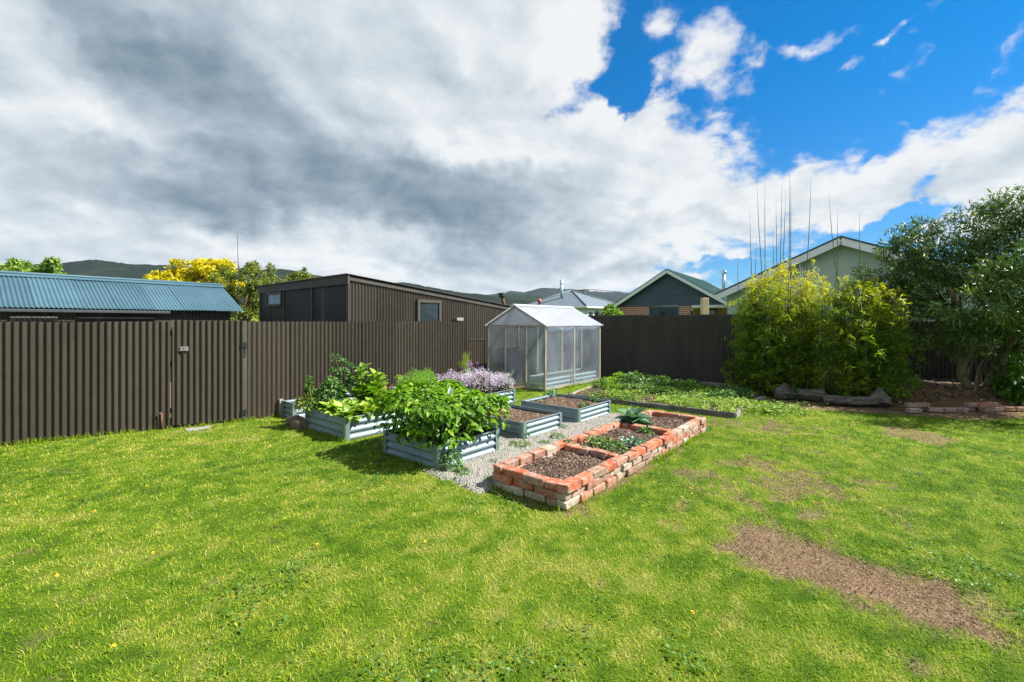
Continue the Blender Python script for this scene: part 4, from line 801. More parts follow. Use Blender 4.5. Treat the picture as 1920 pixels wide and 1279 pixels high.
def build_brick_bed():
    a0, a1, b0, b1 = BRK; r = thing('brick_garden_bed', tuple(ab((a0+a1)/2, (b0+b1)/2)), 'long low garden bed of stacked old red bricks with three soil compartments', 'garden bed')
    for nm, p, D, N, L in (('front_wall', ab(a0, b0+.105), V, U, b1-b0-.105), ('side_wall', ab(a0, b0), U, V, a1-a0), ('back_wall', ab(a1, b0+.105), V, -U, b1-b0-.105), ('side_wall', ab(a0+.105, b1), U, -V, a1-a0-.105)):
        mb = MB()
        for c in range(3):
            sk = ()
            if nm == 'side_wall' and c == 2 and p is not None and N[0] > 0: sk = (12,)
            brick_row(mb, p, D, N, L, .072*c-.006, (c+(nm == 'front_wall')) % 2, sk, bright=(c == 2), inset=(-.006 if c == 2 else .002*c))
        mb.build(nm, MT['brick'], r)
    # rounded corner brick
    mb = MB(); pts = []; c = ab(a0-.008, b0-.008)
    prof = [(0, .0), (.0, .215), (.105, .215), (.105, .105), (.215, .105), (.215, 0)]
    pl = []
    for k in range(6): t = PI/2*k/5; pl.append((.06-.06*math.sin(t)*1, .06-.06*math.cos(t)))
    shape = [(.225, 0)]+[(.06-.06*math.sin(PI/2*k/6), .06-.06*math.cos(PI/2*k/6)) for k in range(7)]+[(0, .11), (.225, .11)]
    mb.poly([c+U*x+V*y+Z*.213 for x, y in shape], Z*(-.071), .14); mb.build('corner_brick', MT['brick'], r)
    for a in (4.20, 5.60):
        mb = MB()
        for c in range(2): brick_row(mb, ab(a, b0+.108), V, U, b1-b0-.216, .072*(c+1)-.010, c, (), True)
        mb.build('divider', MT['brick'], r)
    for (x0, x1, s) in ((a0+.1, 4.205, 3), (4.30, 5.605, 4), (5.70, a1-.1, 5)): soil_patch(r, x0, x1, b0+.1, b1-.1, .145, 'soil', int(1500*(x1-x0)), s, .0115, .03)
def rosette(C, n, L, tpl, el0, el1, tint=(0, 1), wfac=1., zoff=0., rad=.01):
    """leaves springing from a centre, outer ones lower"""
    k = np.arange(n)/max(1, n-1); el = el1+(el0-el1)*k+rng.normal(0, .12, n); az = np.arange(n)*2.39996+rng.normal(0, .25, n)
    D = np.stack([np.cos(az)*np.cos(el), np.sin(az)*np.cos(el), np.sin(el)], 1); Nn = np.stack([-np.cos(az)*np.sin(el), -np.sin(az)*np.sin(el), np.cos(el)], 1)
    P = np.asarray(C)+D*rad*np.array((1, 1, .2))+Z*zoff
    return leaves(tpl, P, D, Nn, L*(.55+.45*(1-k*.2))*rng.uniform(.8, 1.15, n), rng.uniform(*tint, n), wfac)
def herb(C, R, Hh, n, L, tpl, tint=(0, 1), droop=.3, top=.0):
    """a loose clump of small leaves in a dome"""
    d = sph(n); d[:, 2] = np.abs(d[:, 2]); r = rng.uniform(.35, 1.0, n)**.6; P = np.asarray(C)+d*r[:, None]*np.array((R, R, Hh))
    D = norm(d*np.array((1, 1, .6))+rng.normal(0, .45, (n, 3))-Z*droop); Nn = norm(Z+rng.normal(0, .4, (n, 3)))
    return leaves(tpl, P, D, Nn, L*rng.uniform(.6, 1.25, n), np.clip(rng.uniform(*tint, n)+top*(d[:, 2]-.5), 0, 1))
def stems_mb(C, R, Hh, n, r=.004):
    mb = MB()
    for i in range(n):
        a = rng.uniform(0, 2*PI); q = rng.uniform(.2, .8)*R; t = np.asarray(C)+np.array((math.cos(a)*q, math.sin(a)*q, Hh*rng.uniform(.5, .85))); mb.tube([np.asarray(C)+(t-C)*np.array((.3, .3, 0)), np.asarray(C)*.4+t*.6, t], [r, r*.8, r*.5], 5)
    return mb
def build_crops():
    # broad leafy crop overflowing the nearest bed
    a0, a1, b0, b1, h = BEDS['P']
    r = thing('bean_plants', tuple(ab((a0+a1)/2, (b0+b1)/2, h)), 'big dense bush of broad bright green leaves overflowing the nearest metal bed', 'plants')
    n = 6200; a = rng.uniform(a0-.16, a1+.14, n); b = rng.uniform(b0-.14, b1+.16, n)
    da = np.maximum(0, np.abs(a-(a0+a1)/2)-(a1-a0)/2+.18)/.34; db = np.maximum(0, np.abs(b-(b0+b1)/2)-(b1-b0)/2+.18)/.34; rr = np.hypot(da, db)
    top = (.54+.22*fbm(a, b, 51, 2.2, 3)+.14*fbm(a, b, 52, 6, 2))*(1-.10*np.clip(rr, 0, 1.1)**2.5)+.06*(b-b0)-.03*(a-a0)
    bot = np.where(rr > .48, .20+.16*fbm(a, b, 53, 3.5, 2), .4)+.08*(a-a0 > .4)*(b < b0+.1)
    u = rng.random(n); z = np.where(rng.random(n) < .5, top-np.abs(rng.normal(0, .04, n)), bot+(top-bot)*u); keep = (rr < 1.05) & ((rr > .42) | (z > top-.16)); a, b, z, rr = a[keep], b[keep], z[keep], rr[keep]; n = len(a)
    P = a[:, None]*U+b[:, None]*V+z[:, None]*Z; out = norm((a-(a0+a1)/2)[:, None]*U+(b-(b0+b1)/2)[:, None]*V+1e-4)
    side = np.clip(rr, 0, 1)[:, None]; az = rng.uniform(0, 2*PI, n); hz = np.stack([np.cos(az), np.sin(az), np.zeros(n)], 1)
    D = norm(hz*.9+out*side*.9-Z*(.12+.5*side)*rng.uniform(-.3, 1.2, (n, 1))); Nn = norm(Z*.9+out*side*.75+rng.normal(0, .33, (n, 3)))
    tint = np.clip(rng.normal(.45, .2, n)+.15*(fbm(a, b, 91, 3, 2)-.5)*4, 0, 1)
    leaf_obj('foliage', [leaves(LEAF, P, D, Nn, rng.uniform(.034, .098, n), tint)], MT['potato'], r)
    mb = MB()
    for i in range(70):
        q = ab(rng.uniform(a0+.05, a1-.05), rng.uniform(b0+.05, b1-.05), h-.06); o = rng.normal(0, .10, 3)*np.array((1, 1, 0)); mb.tube([q, q+o*.5+Z*.2, q+o+Z*.36], [.006, .005, .003], 5)
    mb.build('stem', MT['stem'], r)
    C = ab(3.62, 4.18, .70); v = leaves(LEAF, [C+np.array((.04, -.16, .02))], [(.12, -.3, 1)], [(.1, -1, .1)], .105, 1., .85); leaf_obj('white_leaf', [v], MT['white'], r)
    # lettuces
    LT = wavy(leaf_tpl(.62, 6, .2, .45, widest=.6), .05, 14)
    spots = [(3.18, 5.75), (3.20, 6.05), (3.22, 6.33), (3.45, 5.76), (3.47, 6.05), (3.48, 6.33), (3.74, 5.78), (3.76, 6.06), (4.02, 5.80), (4.03, 6.08)]
    lb = ['yellow green lettuce at the near corner of its metal bed', 'yellow green lettuce second from the near corner along the left side', 'yellow green lettuce third along the left side beside the celery', 'yellow green lettuce on the right side next to the near corner', 'yellow green lettuce in the middle of the near half of its bed',
          'yellow green lettuce just in front of the dark kale', 'yellow green lettuce halfway along the right side of the bed', 'yellow green lettuce in front of the pale chard', 'yellow green lettuce at the right end next to the bean bush', 'yellow green lettuce at the right end beside the chard']
    for (a, b), l in zip(spots, lb):
        c = ab(a, b, .25); r = thing('lettuce', tuple(c), l, 'lettuce', 'lettuces in the metal bed'); leaf_obj('leaves', [rosette(c, 40, .185, LT, .45, 1.45, (.15, 1), 1.05, .0, .04)], MT['lettuce'], r)
        mb = MB(); mb.tube([c-Z*.02, c+Z*.06], [.016, .012], 6); mb.build('stem', MT['stem'], r)
    # celery going to seed with yellow leaves
    c = ab(3.12, 6.70, .25); r = thing('celery_plant', tuple(c), 'tall celery gone to seed with yellowing outer leaves at the bed corner', 'plant')
    sets = [herb(c+Z*.04, .20, .26, 380, .06, LEAF_SM, (.2, .95)), herb(c+Z*.26+ab(-.05, .03), .055, .28, 240, .045, LEAF_SM, (.0, .6)), herb(c+ab(-.08, .16)+Z*.05, .12, .15, 130, .06, LEAF_SM, (.75, 1))]
    leaf_obj('foliage', sets, MT['celery'], r); stems_mb(c-Z*.02, .16, .42, 18, .006).build('stem', MT['stem'], r)
    c = ab(3.37, 6.62, .25); r = thing('kale_plant', tuple(c), 'bushy dark blue green kale behind the lettuces', 'plant')
    leaf_obj('foliage', [herb(c+Z*.05, .24, .42, 900, .065, LEAF_SM, (0, .9), top=.3), herb(c+Z*.38, .08, .12, 160, .05, LEAF_SM, (.8, 1))], MT['kale'], r); stems_mb(c-Z*.02, .2, .4, 16, .006).build('stem', MT['stem'], r)
    c = ab(3.60, 6.66, .25); r = thing('bolting_brassica', tuple(c), 'spindly bolting plant with thin reddish stems, tallest in its bed', 'plant')
    mb = MB(); tops = []
    for dx, dz in ((-.12, .80), (-.03, .74), (.08, .66), (-.16, .62), (.03, .58), (.14, .5)):
        t = c+np.array((dx, rng.normal(0, .05), dz)); m_ = c+np.array((dx*.3, 0, dz*.5)); mb.tube([c-Z*.02, m_, t], [.008, .005, .002], 5); tops += [t, (t+m_)/2]
    mb.build('stem', vary('reddish_stem', (.20, .10, .06), .3, 20, .7), r); leaf_obj('foliage', [herb(t-Z*.05, .06, .09, 42, .055, LEAF_SM, (.1, .9)) for t in tops], MT['kale'], r)
    CH = wavy(leaf_tpl(.5, 5, .22, .5, widest=.62), .04, 11)
    for q, (a, b, hh, l) in enumerate(((3.82, 6.50, .62, 'tall pale chard with broad light green leaves on thick stalks'), (4.02, 6.42, .5, 'shorter pale chard with curled leaf tops next to the tall one'))):
        c = ab(a, b, .25); r = thing('chard_plant', tuple(c), l, 'plant', 'chard plants'); sets = []; mb = MB()
        sets.append(rosette(c+Z*.02, 20, .36, CH, .7, 1.45, (.3, 1), 1.)); mb.tube([c-Z*.02, c+Z*hh*.5, c+Z*hh], [.014, .011, .007], 6)
        for k in range(5): sets.append(rosette(c+Z*hh*(.30+.15*k), 8, .25-.022*k, CH, .5, 1.25, (.2, .9), 1., 0, .02))
        leaf_obj('leaves', sets, MT['green_bush'] if q == 0 else MT['lettuce'], r); mb.build('stalk', MT['stem'], r)
    for (a, b, l) in ((3.30, 6.47, 'white plant tag between the celery and the kale'), (3.62, 6.38, 'white plant tag in front of the bolting plant'), (4.14, 6.62, 'white plant tag at the back of the lettuce bed')):
        c = ab(a, b, .24); mb = MB(); mb.box(c+Z*.08, .018, .002, .09, None, bev=.0008); mb.box(c+Z*.15, .03, .0024, .028, None, bev=.001); set_tags(mb.build('plant_tag', MT['white']), l, 'plant tag', 'white plant tags')
    # beet in the narrow bed along the fence, carrots and a bolting head in the bed behind
    for i, a in enumerate((4.62, 4.86, 5.08)):
        c = ab(a, 7.74, .21); r = thing('beet_plant', tuple(c), ('dark red leafed beet nearest the lettuces in the fence bed', 'dark red leafed beet in the middle of its row', 'dark red leafed beet nearest the carrot tops')[i], 'plant', 'red leafed beets'); leaf_obj('leaves', [rosette(c, 18, .17, CH, .2, 1.3, (0, 1))], MT['beet'], r)
        mb = MB(); mb.tube([c-Z*.02, c+Z*.04], [.02, .015], 6); mb.build('root', MT['beet'], r)
    FT = leaf_tpl(.16, 2, .1, .2)
    for i, (a, b, hh) in enumerate(((4.66, 6.48, .36), (4.68, 6.14, .42), (4.92, 6.6, .44), (4.94, 6.28, .48), (5.2, 6.6, .42))):
        c = ab(a, b, .23); r = thing('carrot_plant', tuple(c), 'feathery bright green carrot top in the bed behind the big bush', 'plant', 'carrot tops in the bed behind the big bush')
        leaf_obj('foliage', [herb(c+Z*.08, .21, hh, 1700, .042, FT, (.3, 1), -.1, .2)], MT['fern'], r); stems_mb(c-Z*.02, .14, hh, 12, .003).build('stem', MT['stem'], r)
    c = ab(4.66, 6.72, .23); r = thing('bolting_plant', tuple(c), 'single stalk with a round yellow green flower head left of the carrots', 'plant'); mb = MB(); mb.tube([c-Z*.02, c+Z*.38], [.006, .004], 6); mb.build('stalk', MT['stem'], r); leaf_obj('flower_head', [herb(c+Z*.34, .06, .08, 160, .03, LEAF_SM, (.6, 1))], MT['green_bush'], r)
    # lavender
    for i, (a, b, R, hh, l) in enumerate(((5.90, 6.66, .38, .33, 'lilac flowered lavender mound at the left of its bed'), (6.22, 6.25, .38, .38, 'largest lavender mound, pale lilac, in the middle of the bed'), (6.50, 5.98, .28, .30, 'faded brownish lavender mound at the right end of its bed'))):
        c = ab(a, b, .21); r = thing('lavender_bush', tuple(c), l, 'lavender', 'lavender mounds'); n = 900; d = sph(n); d[:, 2] = np.abs(d[:, 2]); D = norm(d+rng.normal(0, .12, (n, 3)))
        leaf_obj('stalks', [leaves(LANCE_SM, c+d*np.array((R, R, hh))*rng.uniform(.2, .6, (n, 1)), D, norm(np.cross(D, rng.normal(size=(n, 3)))), rng.uniform(.08, .17, n)*(R/.34), rng.random(n), .6), herb(c, R*.85, hh*.75, 900, .03, LEAF_SM, (0, .6))], MT['lav_leaf'], r)
        n = 3800; d = sph(n); d[:, 2] = np.abs(d[:, 2])**.9; bump = 1+.42*(fbm(d[:, 0]*3+i*7, d[:, 1]*3, 5, 2, 3)-.5)*2; P = c+d*np.array((R, R, hh))*bump[:, None]*rng.uniform(.86, 1.16, (n, 1)); k = d[:, 2] > .12+.35*rng.random(n)+.5*(i == 2)*rng.random(n)
        D = norm(d[k]+rng.normal(0, .5, (k.sum(), 3))); leaf_obj('flowers', [leaves(LEAF_SM, P[k], D, norm(rng.normal(size=D.shape)+Z), rng.uniform(.016, .030, k.sum()), np.clip(rng.random(k.sum())+(.25 if i else -.15), 0, 1))], MT['lav'], r)
    r = thing('purple_alliums', tuple(ab(6.35, 6.62, .25)), 'tall thin stems with round purple flower heads behind the lavender', 'flowers'); mb = MB(); sets = []
    for (px, py) in ((868, 691), (877, 686), (883, 683), (887, 690), (895, 681), (893, 694), (880, 679), (900, 690)):
        Yq = rng.uniform(9.0, 9.3); t = np.array(at(px, py, Yq)); b_ = np.array((t[0]*.8-.2, 9.1, .24)); mb.tube([b_, b_*.5+t*.5, t], [.004, .003, .003], 5); sets.append(leaves(LEAF_SM, t+sph(60)*.012, sph(60), sph(60), .028, rng.random(60)))
    mb.build('stem', MT['stem'], r); leaf_obj('flower_heads', sets, MT['lilac'], r)
    c = ab(7.02, 7.52); r = thing('wispy_fennel', tuple(c), 'wispy yellow green feathery plant against the end of the fence', 'plant'); n = 1500
    k = rng.integers(0, 26, n); aa = rng.uniform(0, 2*PI, 26); rr_ = rng.uniform(.01, .17, 26); hh_ = rng.uniform(.7, 1.03, 26)*(1-rr_*1.2); u = rng.uniform(.35, 1, n)
    P = c+np.stack([np.cos(aa[k])*rr_[k]*u, np.sin(aa[k])*rr_[k]*u, hh_[k]*u], 1)+rng.normal(0, .012, (n, 3)); leaf_obj('foliage', [leaves(FT, P, norm(np.stack([np.cos(aa[k])*.5, np.sin(aa[k])*.5, np.ones(n)], 1)+rng.normal(0, .35, (n, 3))), sph(n), rng.uniform(.03, .06, n), rng.random(n), .7)], MT['fennel'], r)
    mb = MB()
    for j in range(26): mb.tube([c, c+np.array((math.cos(aa[j])*rr_[j]*.5, math.sin(aa[j])*rr_[j]*.5, hh_[j]*.5)), c+np.array((math.cos(aa[j])*rr_[j], math.sin(aa[j])*rr_[j], hh_[j]))], [.004, .003, .0015], 4)
    mb.build('stem', MT['fennel'], r)
    c = ab(6.62, 5.86, .22); r = thing('spring_onion', tuple(c), 'clump of upright blue green onion leaves at the corner of the lavender bed', 'plant'); mb = MB()
    for j in range(14): a = rng.uniform(0, 2*PI); q = rng.uniform(.02, .16); hh = rng.uniform(.25, .46); mb.tube([c-Z*.01+np.array((math.cos(a), math.sin(a), 0))*.02, c+np.array((math.cos(a)*q*.4, math.sin(a)*q*.4, hh*.6)), c+np.array((math.cos(a)*q, math.sin(a)*q, hh))], [.006, .005, .001], 5)
    mb.build('leaves', vary('onion_green', (.13, .22, .12), .3, 9, .5), r)
    # cabbage
    c = ab(5.86, 2.84, .16); r = thing('cabbage', tuple(c), 'large blue green cabbage in the far compartment of the brick bed', 'cabbage'); CB = wavy(leaf_tpl(.82, 6, .25, .35, widest=.58), .03, 7)
    leaf_obj('outer_leaves', [rosette(c, 17, .27, CB, .12, 1.0, (0, .7))], MT['cabbage'], r); leaf_obj('heart', [rosette(c+Z*.03, 12, .19, leaf_tpl(.9, 5, .35, -.15, widest=.5), .9, 1.5, (.6, 1))], MT['cabbage'], r)
    # seedlings and herbs
    ST = LEAF_SM
    def small(px, py, z, R, hh, n, L, lab, mat='weed', nm='seedling', grp=None, tp=None, cat='plant'):
        c = np.array(G(px, py, z)); r = thing(nm, tuple(c), lab, cat, grp); leaf_obj('leaves', [herb(c, R, hh, n, L, tp or LEAF_SM, (.1, 1))], MT[mat], r); stems_mb(c-Z*.01, R*.7, hh, 5, .0025).build('stem', MT['stem'], r)
    small(1113, 830, .15, .11, .08, 90, .042, 'low parsley like herb, leftmost of the clump in the middle brick compartment', nm='parsley_plant', grp='herbs in the middle brick compartment')
    small(1134, 836, .15, .13, .11, 120, .045, 'tallest parsley like herb in the middle brick compartment', nm='parsley_plant', grp='herbs in the middle brick compartment')
    small(1156, 845, .15, .12, .09, 100, .045, 'herb nearest the camera in the middle brick compartment', nm='parsley_plant', grp='herbs in the middle brick compartment')
    small(1183, 838, .15, .13, .12, 90, .075, 'broader leafed paler seedling beside the right brick wall of the middle compartment', 'cabbage', 'brassica_seedling')
    small(1096, 847, .15, .06, .06, 50, .04, 'tiny green seedling at the divider of the nearest brick compartment', 'cabbage', 'brassica_seedling')
    small(1212, 811, .15, .09, .07, 60, .055, 'small dark green seedling below the far divider', 'kale', 'brassica_seedling')
    small(1243, 811, .15, .07, .06, 50, .04, 'small pale seedling near the right wall below the far divider', 'weed', 'brassica_seedling')
    small(1066, 829, .2, .04, .04, 25, .035, 'tiny weed on the left brick wall next to the divider', 'weed', 'weed_plant')
    small(1036, 743, .18, .13, .09, 70, .075, 'grey green seedling at the back left of the far metal bed', 'cabbage', 'brassica_seedling')
    small(1113, 752, .18, .09, .17, 70, .06, 'upright seedling at the back right corner of the far metal bed', 'kale', 'brassica_seedling')
    small(1097, 764, .18, .09, .07, 60, .05, 'low seedling near the front right of the far metal bed', 'weed', 'brassica_seedling')
    small(1018, 757, .18, .07, .05, 40, .045, 'tiny seedling near the left corner of the far metal bed', 'weed', 'brassica_seedling')
    small(985, 822, 0, .07, .24, 130, .035, 'leafy weed climbing the corner post of the middle metal bed', 'weed', 'weed_plant')
    small(975, 836, 0, .16, .06, 220, .03, 'spreading weed on the gravel by the middle metal bed', 'weed', 'weed_plant')
    small(1045, 822, 0, .10, .07, 110, .035, 'small weed tuft on the gravel below the far metal bed', 'weed', 'weed_plant')
    small(1020, 832, 0, .08, .04, 70, .03, 'flat weed on the gravel between metal and brick beds', 'weed', 'weed_plant')
    small(1055, 803, 0, .07, .06, 60, .03, 'weed at the foot of the far metal bed', 'weed', 'weed_plant')
    small(846, 880, 0, .12, .24, 330, .04, 'bushy dark green weed at the near corner of the bean bed', 'kale', 'weed_plant')
    small(870, 888, 0, .10, .06, 120, .035, 'low weed on the gravel edge beside the bean bed', 'weed', 'weed_plant')
    small(925, 868, 0, .05, .04, 40, .03, 'tiny weed on the gravel next to the bean bed', 'weed', 'weed_plant')
    small(918, 900, 0, .07, .05, 60, .03, 'small weed at the left corner of the brick bed', 'weed', 'weed_plant')
    small(1325, 806, 0, .06, .07, 60, .035, 'small weed at the far right corner of the brick bed', 'weed', 'weed_plant')
    small(1130, 905, 0, .06, .09, 40, .05, 'grass tuft at the foot of the brick side wall', 'green_bush', 'weed_plant', tp=LANCE)
    small(1228, 860, 0, .06, .08, 40, .05, 'grass tuft halfway along the brick side wall', 'green_bush', 'weed_plant', tp=LANCE)
    # weathered block by the lettuce bed
    c = np.array(G(558, 798)); mb = MB(); k = 7; 
    d = norm(np.array((.75, -.62, 0))); e = np.cross(Z, d); mb.box(c+Z*.045, .23, .09, .06, (d, e, Z), .8, bev=.02, jit=.012); mb.box(c+d*.16+Z*.05-e*.02, .12, .10, .065, (d, e, Z), .6, bev=.02, jit=.012)
    set_tags(mb.build('weathered_block', vary('mossy_block', (.16, .11, .075), .5, 9, .95, bump=.8)), 'brown weathered block half sunk in the lawn beside the lettuce bed', 'block')
    mb = MB(); mb.box(ab(3.155, 8.0-.035, .125), .03, .025, .15, (U, V, Z), bev=.003); set_tags(mb.build('timber_stake', MT['timber']), 'short pale timber stake at the end of the fence bed', 'stake')
def build_gravel():
    for nm, poly, lab in (('gravel_path', GRAVEL, 'pale grey gravel between the metal beds and the brick bed'), ('gravel_path', GRAVEL2, 'pale grey gravel beside the fence behind the lettuce bed')):
        xs = [p[0] for p in poly]; ys = [p[1] for p in poly]; X, Y = np.meshgrid(np.arange(min(xs)-.15, max(xs)+.15, .05), np.arange(min(ys)-.15, max(ys)+.15, .05), indexing='ij')
        d = poly_sd(X, Y, poly)+(fbm(X, Y, 5, 6, 3)-.5)*.16; Zg = np.where(d > 0, .004+(fbm(X, Y, 8, 7, 3)-.5)*.02+np.clip(d, 0, .1)*.1, -.03+d*.1)
        mb = MB(); mb.grid(np.stack([X, Y, Zg], -1), .5); o = mb.build(nm, MT['gravel'], None, (float(np.mean(xs)), float(np.mean(ys)), 0)); set_tags(o, kind='structure')
        n = 26000 if poly is GRAVEL else 5000; x = rng.uniform(min(xs), max(xs), n); y = rng.uniform(min(ys), max(ys), n); dd = poly_sd(x, y, poly)+(fbm(x, y, 5, 6, 3)-.5)*.16; k = (dd > .0) & (rng.random(n) < .55+fbm(x, y, 66, 5, 2)*.6)
        for r_ in list(BEDS.values())+[BRK]: k &= ~inrect(x, y, r_, .02)
        x, y, dd = x[k], y[k], dd[k]; chips('pebbles', x, y, .004+(fbm(x, y, 8, 7, 3)-.5)*.02+np.clip(dd, 0, .1)*.1, .009, 'stone', None, lab.replace('gravel', 'gravel stones', 1), 'gravel', flat=.6)
def build_plot():
    A, B, C, D = [np.array((*p, 0.)) for p in PLOT]; r = thing('plot_edging', tuple((A+B)/2), 'low grey boards edging the vegetable plot', 'garden edging')
    def board(p, q, h=.07, t=.022, nm='board', m='concrete_dark', off=0.):
        d = q-p; l = np.linalg.norm(d); d /= l; n = np.cross(Z, d); mb = MB(); mb.box((p+q)/2+Z*(h/2-.01+off), l/2, t, h/2+.01, (d, n, Z), bev=.006, jit=.002); mb.build(nm, MT[m], r)
    f = (1221-1065)/(1385-1065); M_ = A+(B-A)*.545
    board(A, M_-(B-A)*.004, .075); board(M_+(B-A)*.004, B, .085, .024); board(B, B+(C-B)*.10, .08, .03, m='concrete'); board(A, D, .06, .03, m='timber'); board(D, C, .10, .03, m='concrete')
    c = G(1426, 750); mb = MB(); dd = norm(np.array((.75, .66, 0))); mb.box(np.array(c)+Z*.03, .16, .05, .03, (dd, np.cross(Z, dd), Z), bev=.006, jit=.003); set_tags(mb.build('concrete_block', MT['concrete']), 'pale concrete block lying at the right corner of the plot', 'block')
    n = 40; s, t = np.meshgrid(np.linspace(0, 1, n), np.linspace(0, 1, n), indexing='ij'); P = (A*(1-s[..., None])+B*s[..., None])*(1-t[..., None])+(D*(1-s[..., None])+C*s[..., None])*t[..., None]
    P[..., 2] = .03+(fbm(P[..., 0], P[..., 1], 71, 3, 3)-.5)*.07; mb = MB(); mb.grid(P); o = mb.build('plot_soil', MT['soil'], None, tuple((A+C)/2)); set_tags(o, kind='structure')
    k = rng.random((1600, 2)); Q = (A*(1-k[:, :1])+B*k[:, :1])*(1-k[:, 1:])+(D*(1-k[:, :1])+C*k[:, :1])*k[:, 1:]; chips('plot_crumbs', Q[:, 0], Q[:, 1], .035, .016, 'chip', None, 'bark crumbs on the soil of the vegetable plot', 'mulch')
    # leafy rows
    def at_(s, t): return (A*(1-s)+B*s)*(1-t)+(D*(1-s)+C*s)*t+Z*.03
    labs = 'dark green leafy potato plant in the back rows of the plot'
    for i in range(9):
        for j in range(3):
            s = (i+.6)/9.4+rng.normal(0, .015); t = (.40, .63, .86)[j]+rng.normal(0, .02); c = at_(s, t); R = rng.uniform(.18, .27); hh = rng.uniform(.11, .21)
            if (i, j) == (2, 1): hh = .36
            if rng.random() < .1: continue
            r = thing('potato_plant', tuple(c), labs if hh < .35 else 'tallest potato plant sticking up above the back rows', 'plant', 'potato plants in the plot'); leaf_obj('foliage', [herb(c+Z*.02, R, hh, 330, .062, LEAF_SM, (.1, 1), top=.3)], MT[('weed', 'kale', 'weed', 'potato')[rng.integers(0, 4)]], r)
            stems_mb(c-Z*.02, R*.7, hh, 6, .004).build('stem', MT['stem'], r)
    # self sown greens in front rows and trailing leaves over the right corner
    n = 14000; s, t = rng.random(n), rng.random(n)**1.3*.62; dn = fbm(s*4, t*3, 15, 2.4, 3); k = rng.random(n) < np.clip((dn-.40)*5+.25*(s > .55), .02, 1)*np.where(s < .22, .25, 1); s, t = s[k], t[k]; P = at_(s[:, None], t[:, None]); P[:, 2] = .03+rng.random(len(P))**1.2*(.03+.20*np.clip(fbm(P[:, 0], P[:, 1], 44, 3, 2)-.2, 0, 1)); n = len(P)
    m2 = 1500; C0 = np.array(G(1440, 768)); P2 = C0+rng.normal(0, 1, (m2, 3))*np.array((.30, .26, 0)); P2[:, 2] = rng.random(m2)*.10; P = np.vstack([P, P2]); az = rng.uniform(0, 2*PI, len(P)); nn = len(P)
    D_ = norm(np.stack([np.cos(az), np.sin(az), rng.uniform(0, .9, nn)], 1)); o = leaf_obj('plot_greens', [leaves(LEAF_SM, P, D_, norm(Z+rng.normal(0, .4, (nn, 3))), rng.uniform(.025, .065, nn), np.clip(rng.normal(.55, .25, nn)+.8*(fbm(P[:, 0], P[:, 1], 24, 1.6, 2)-.5), 0, 1))], MT['green_bush'], None, (0, 0, 0)); set_tags(o, 'mixed low leafy greens and weeds covering the front of the plot', 'greens', kind='stuff')
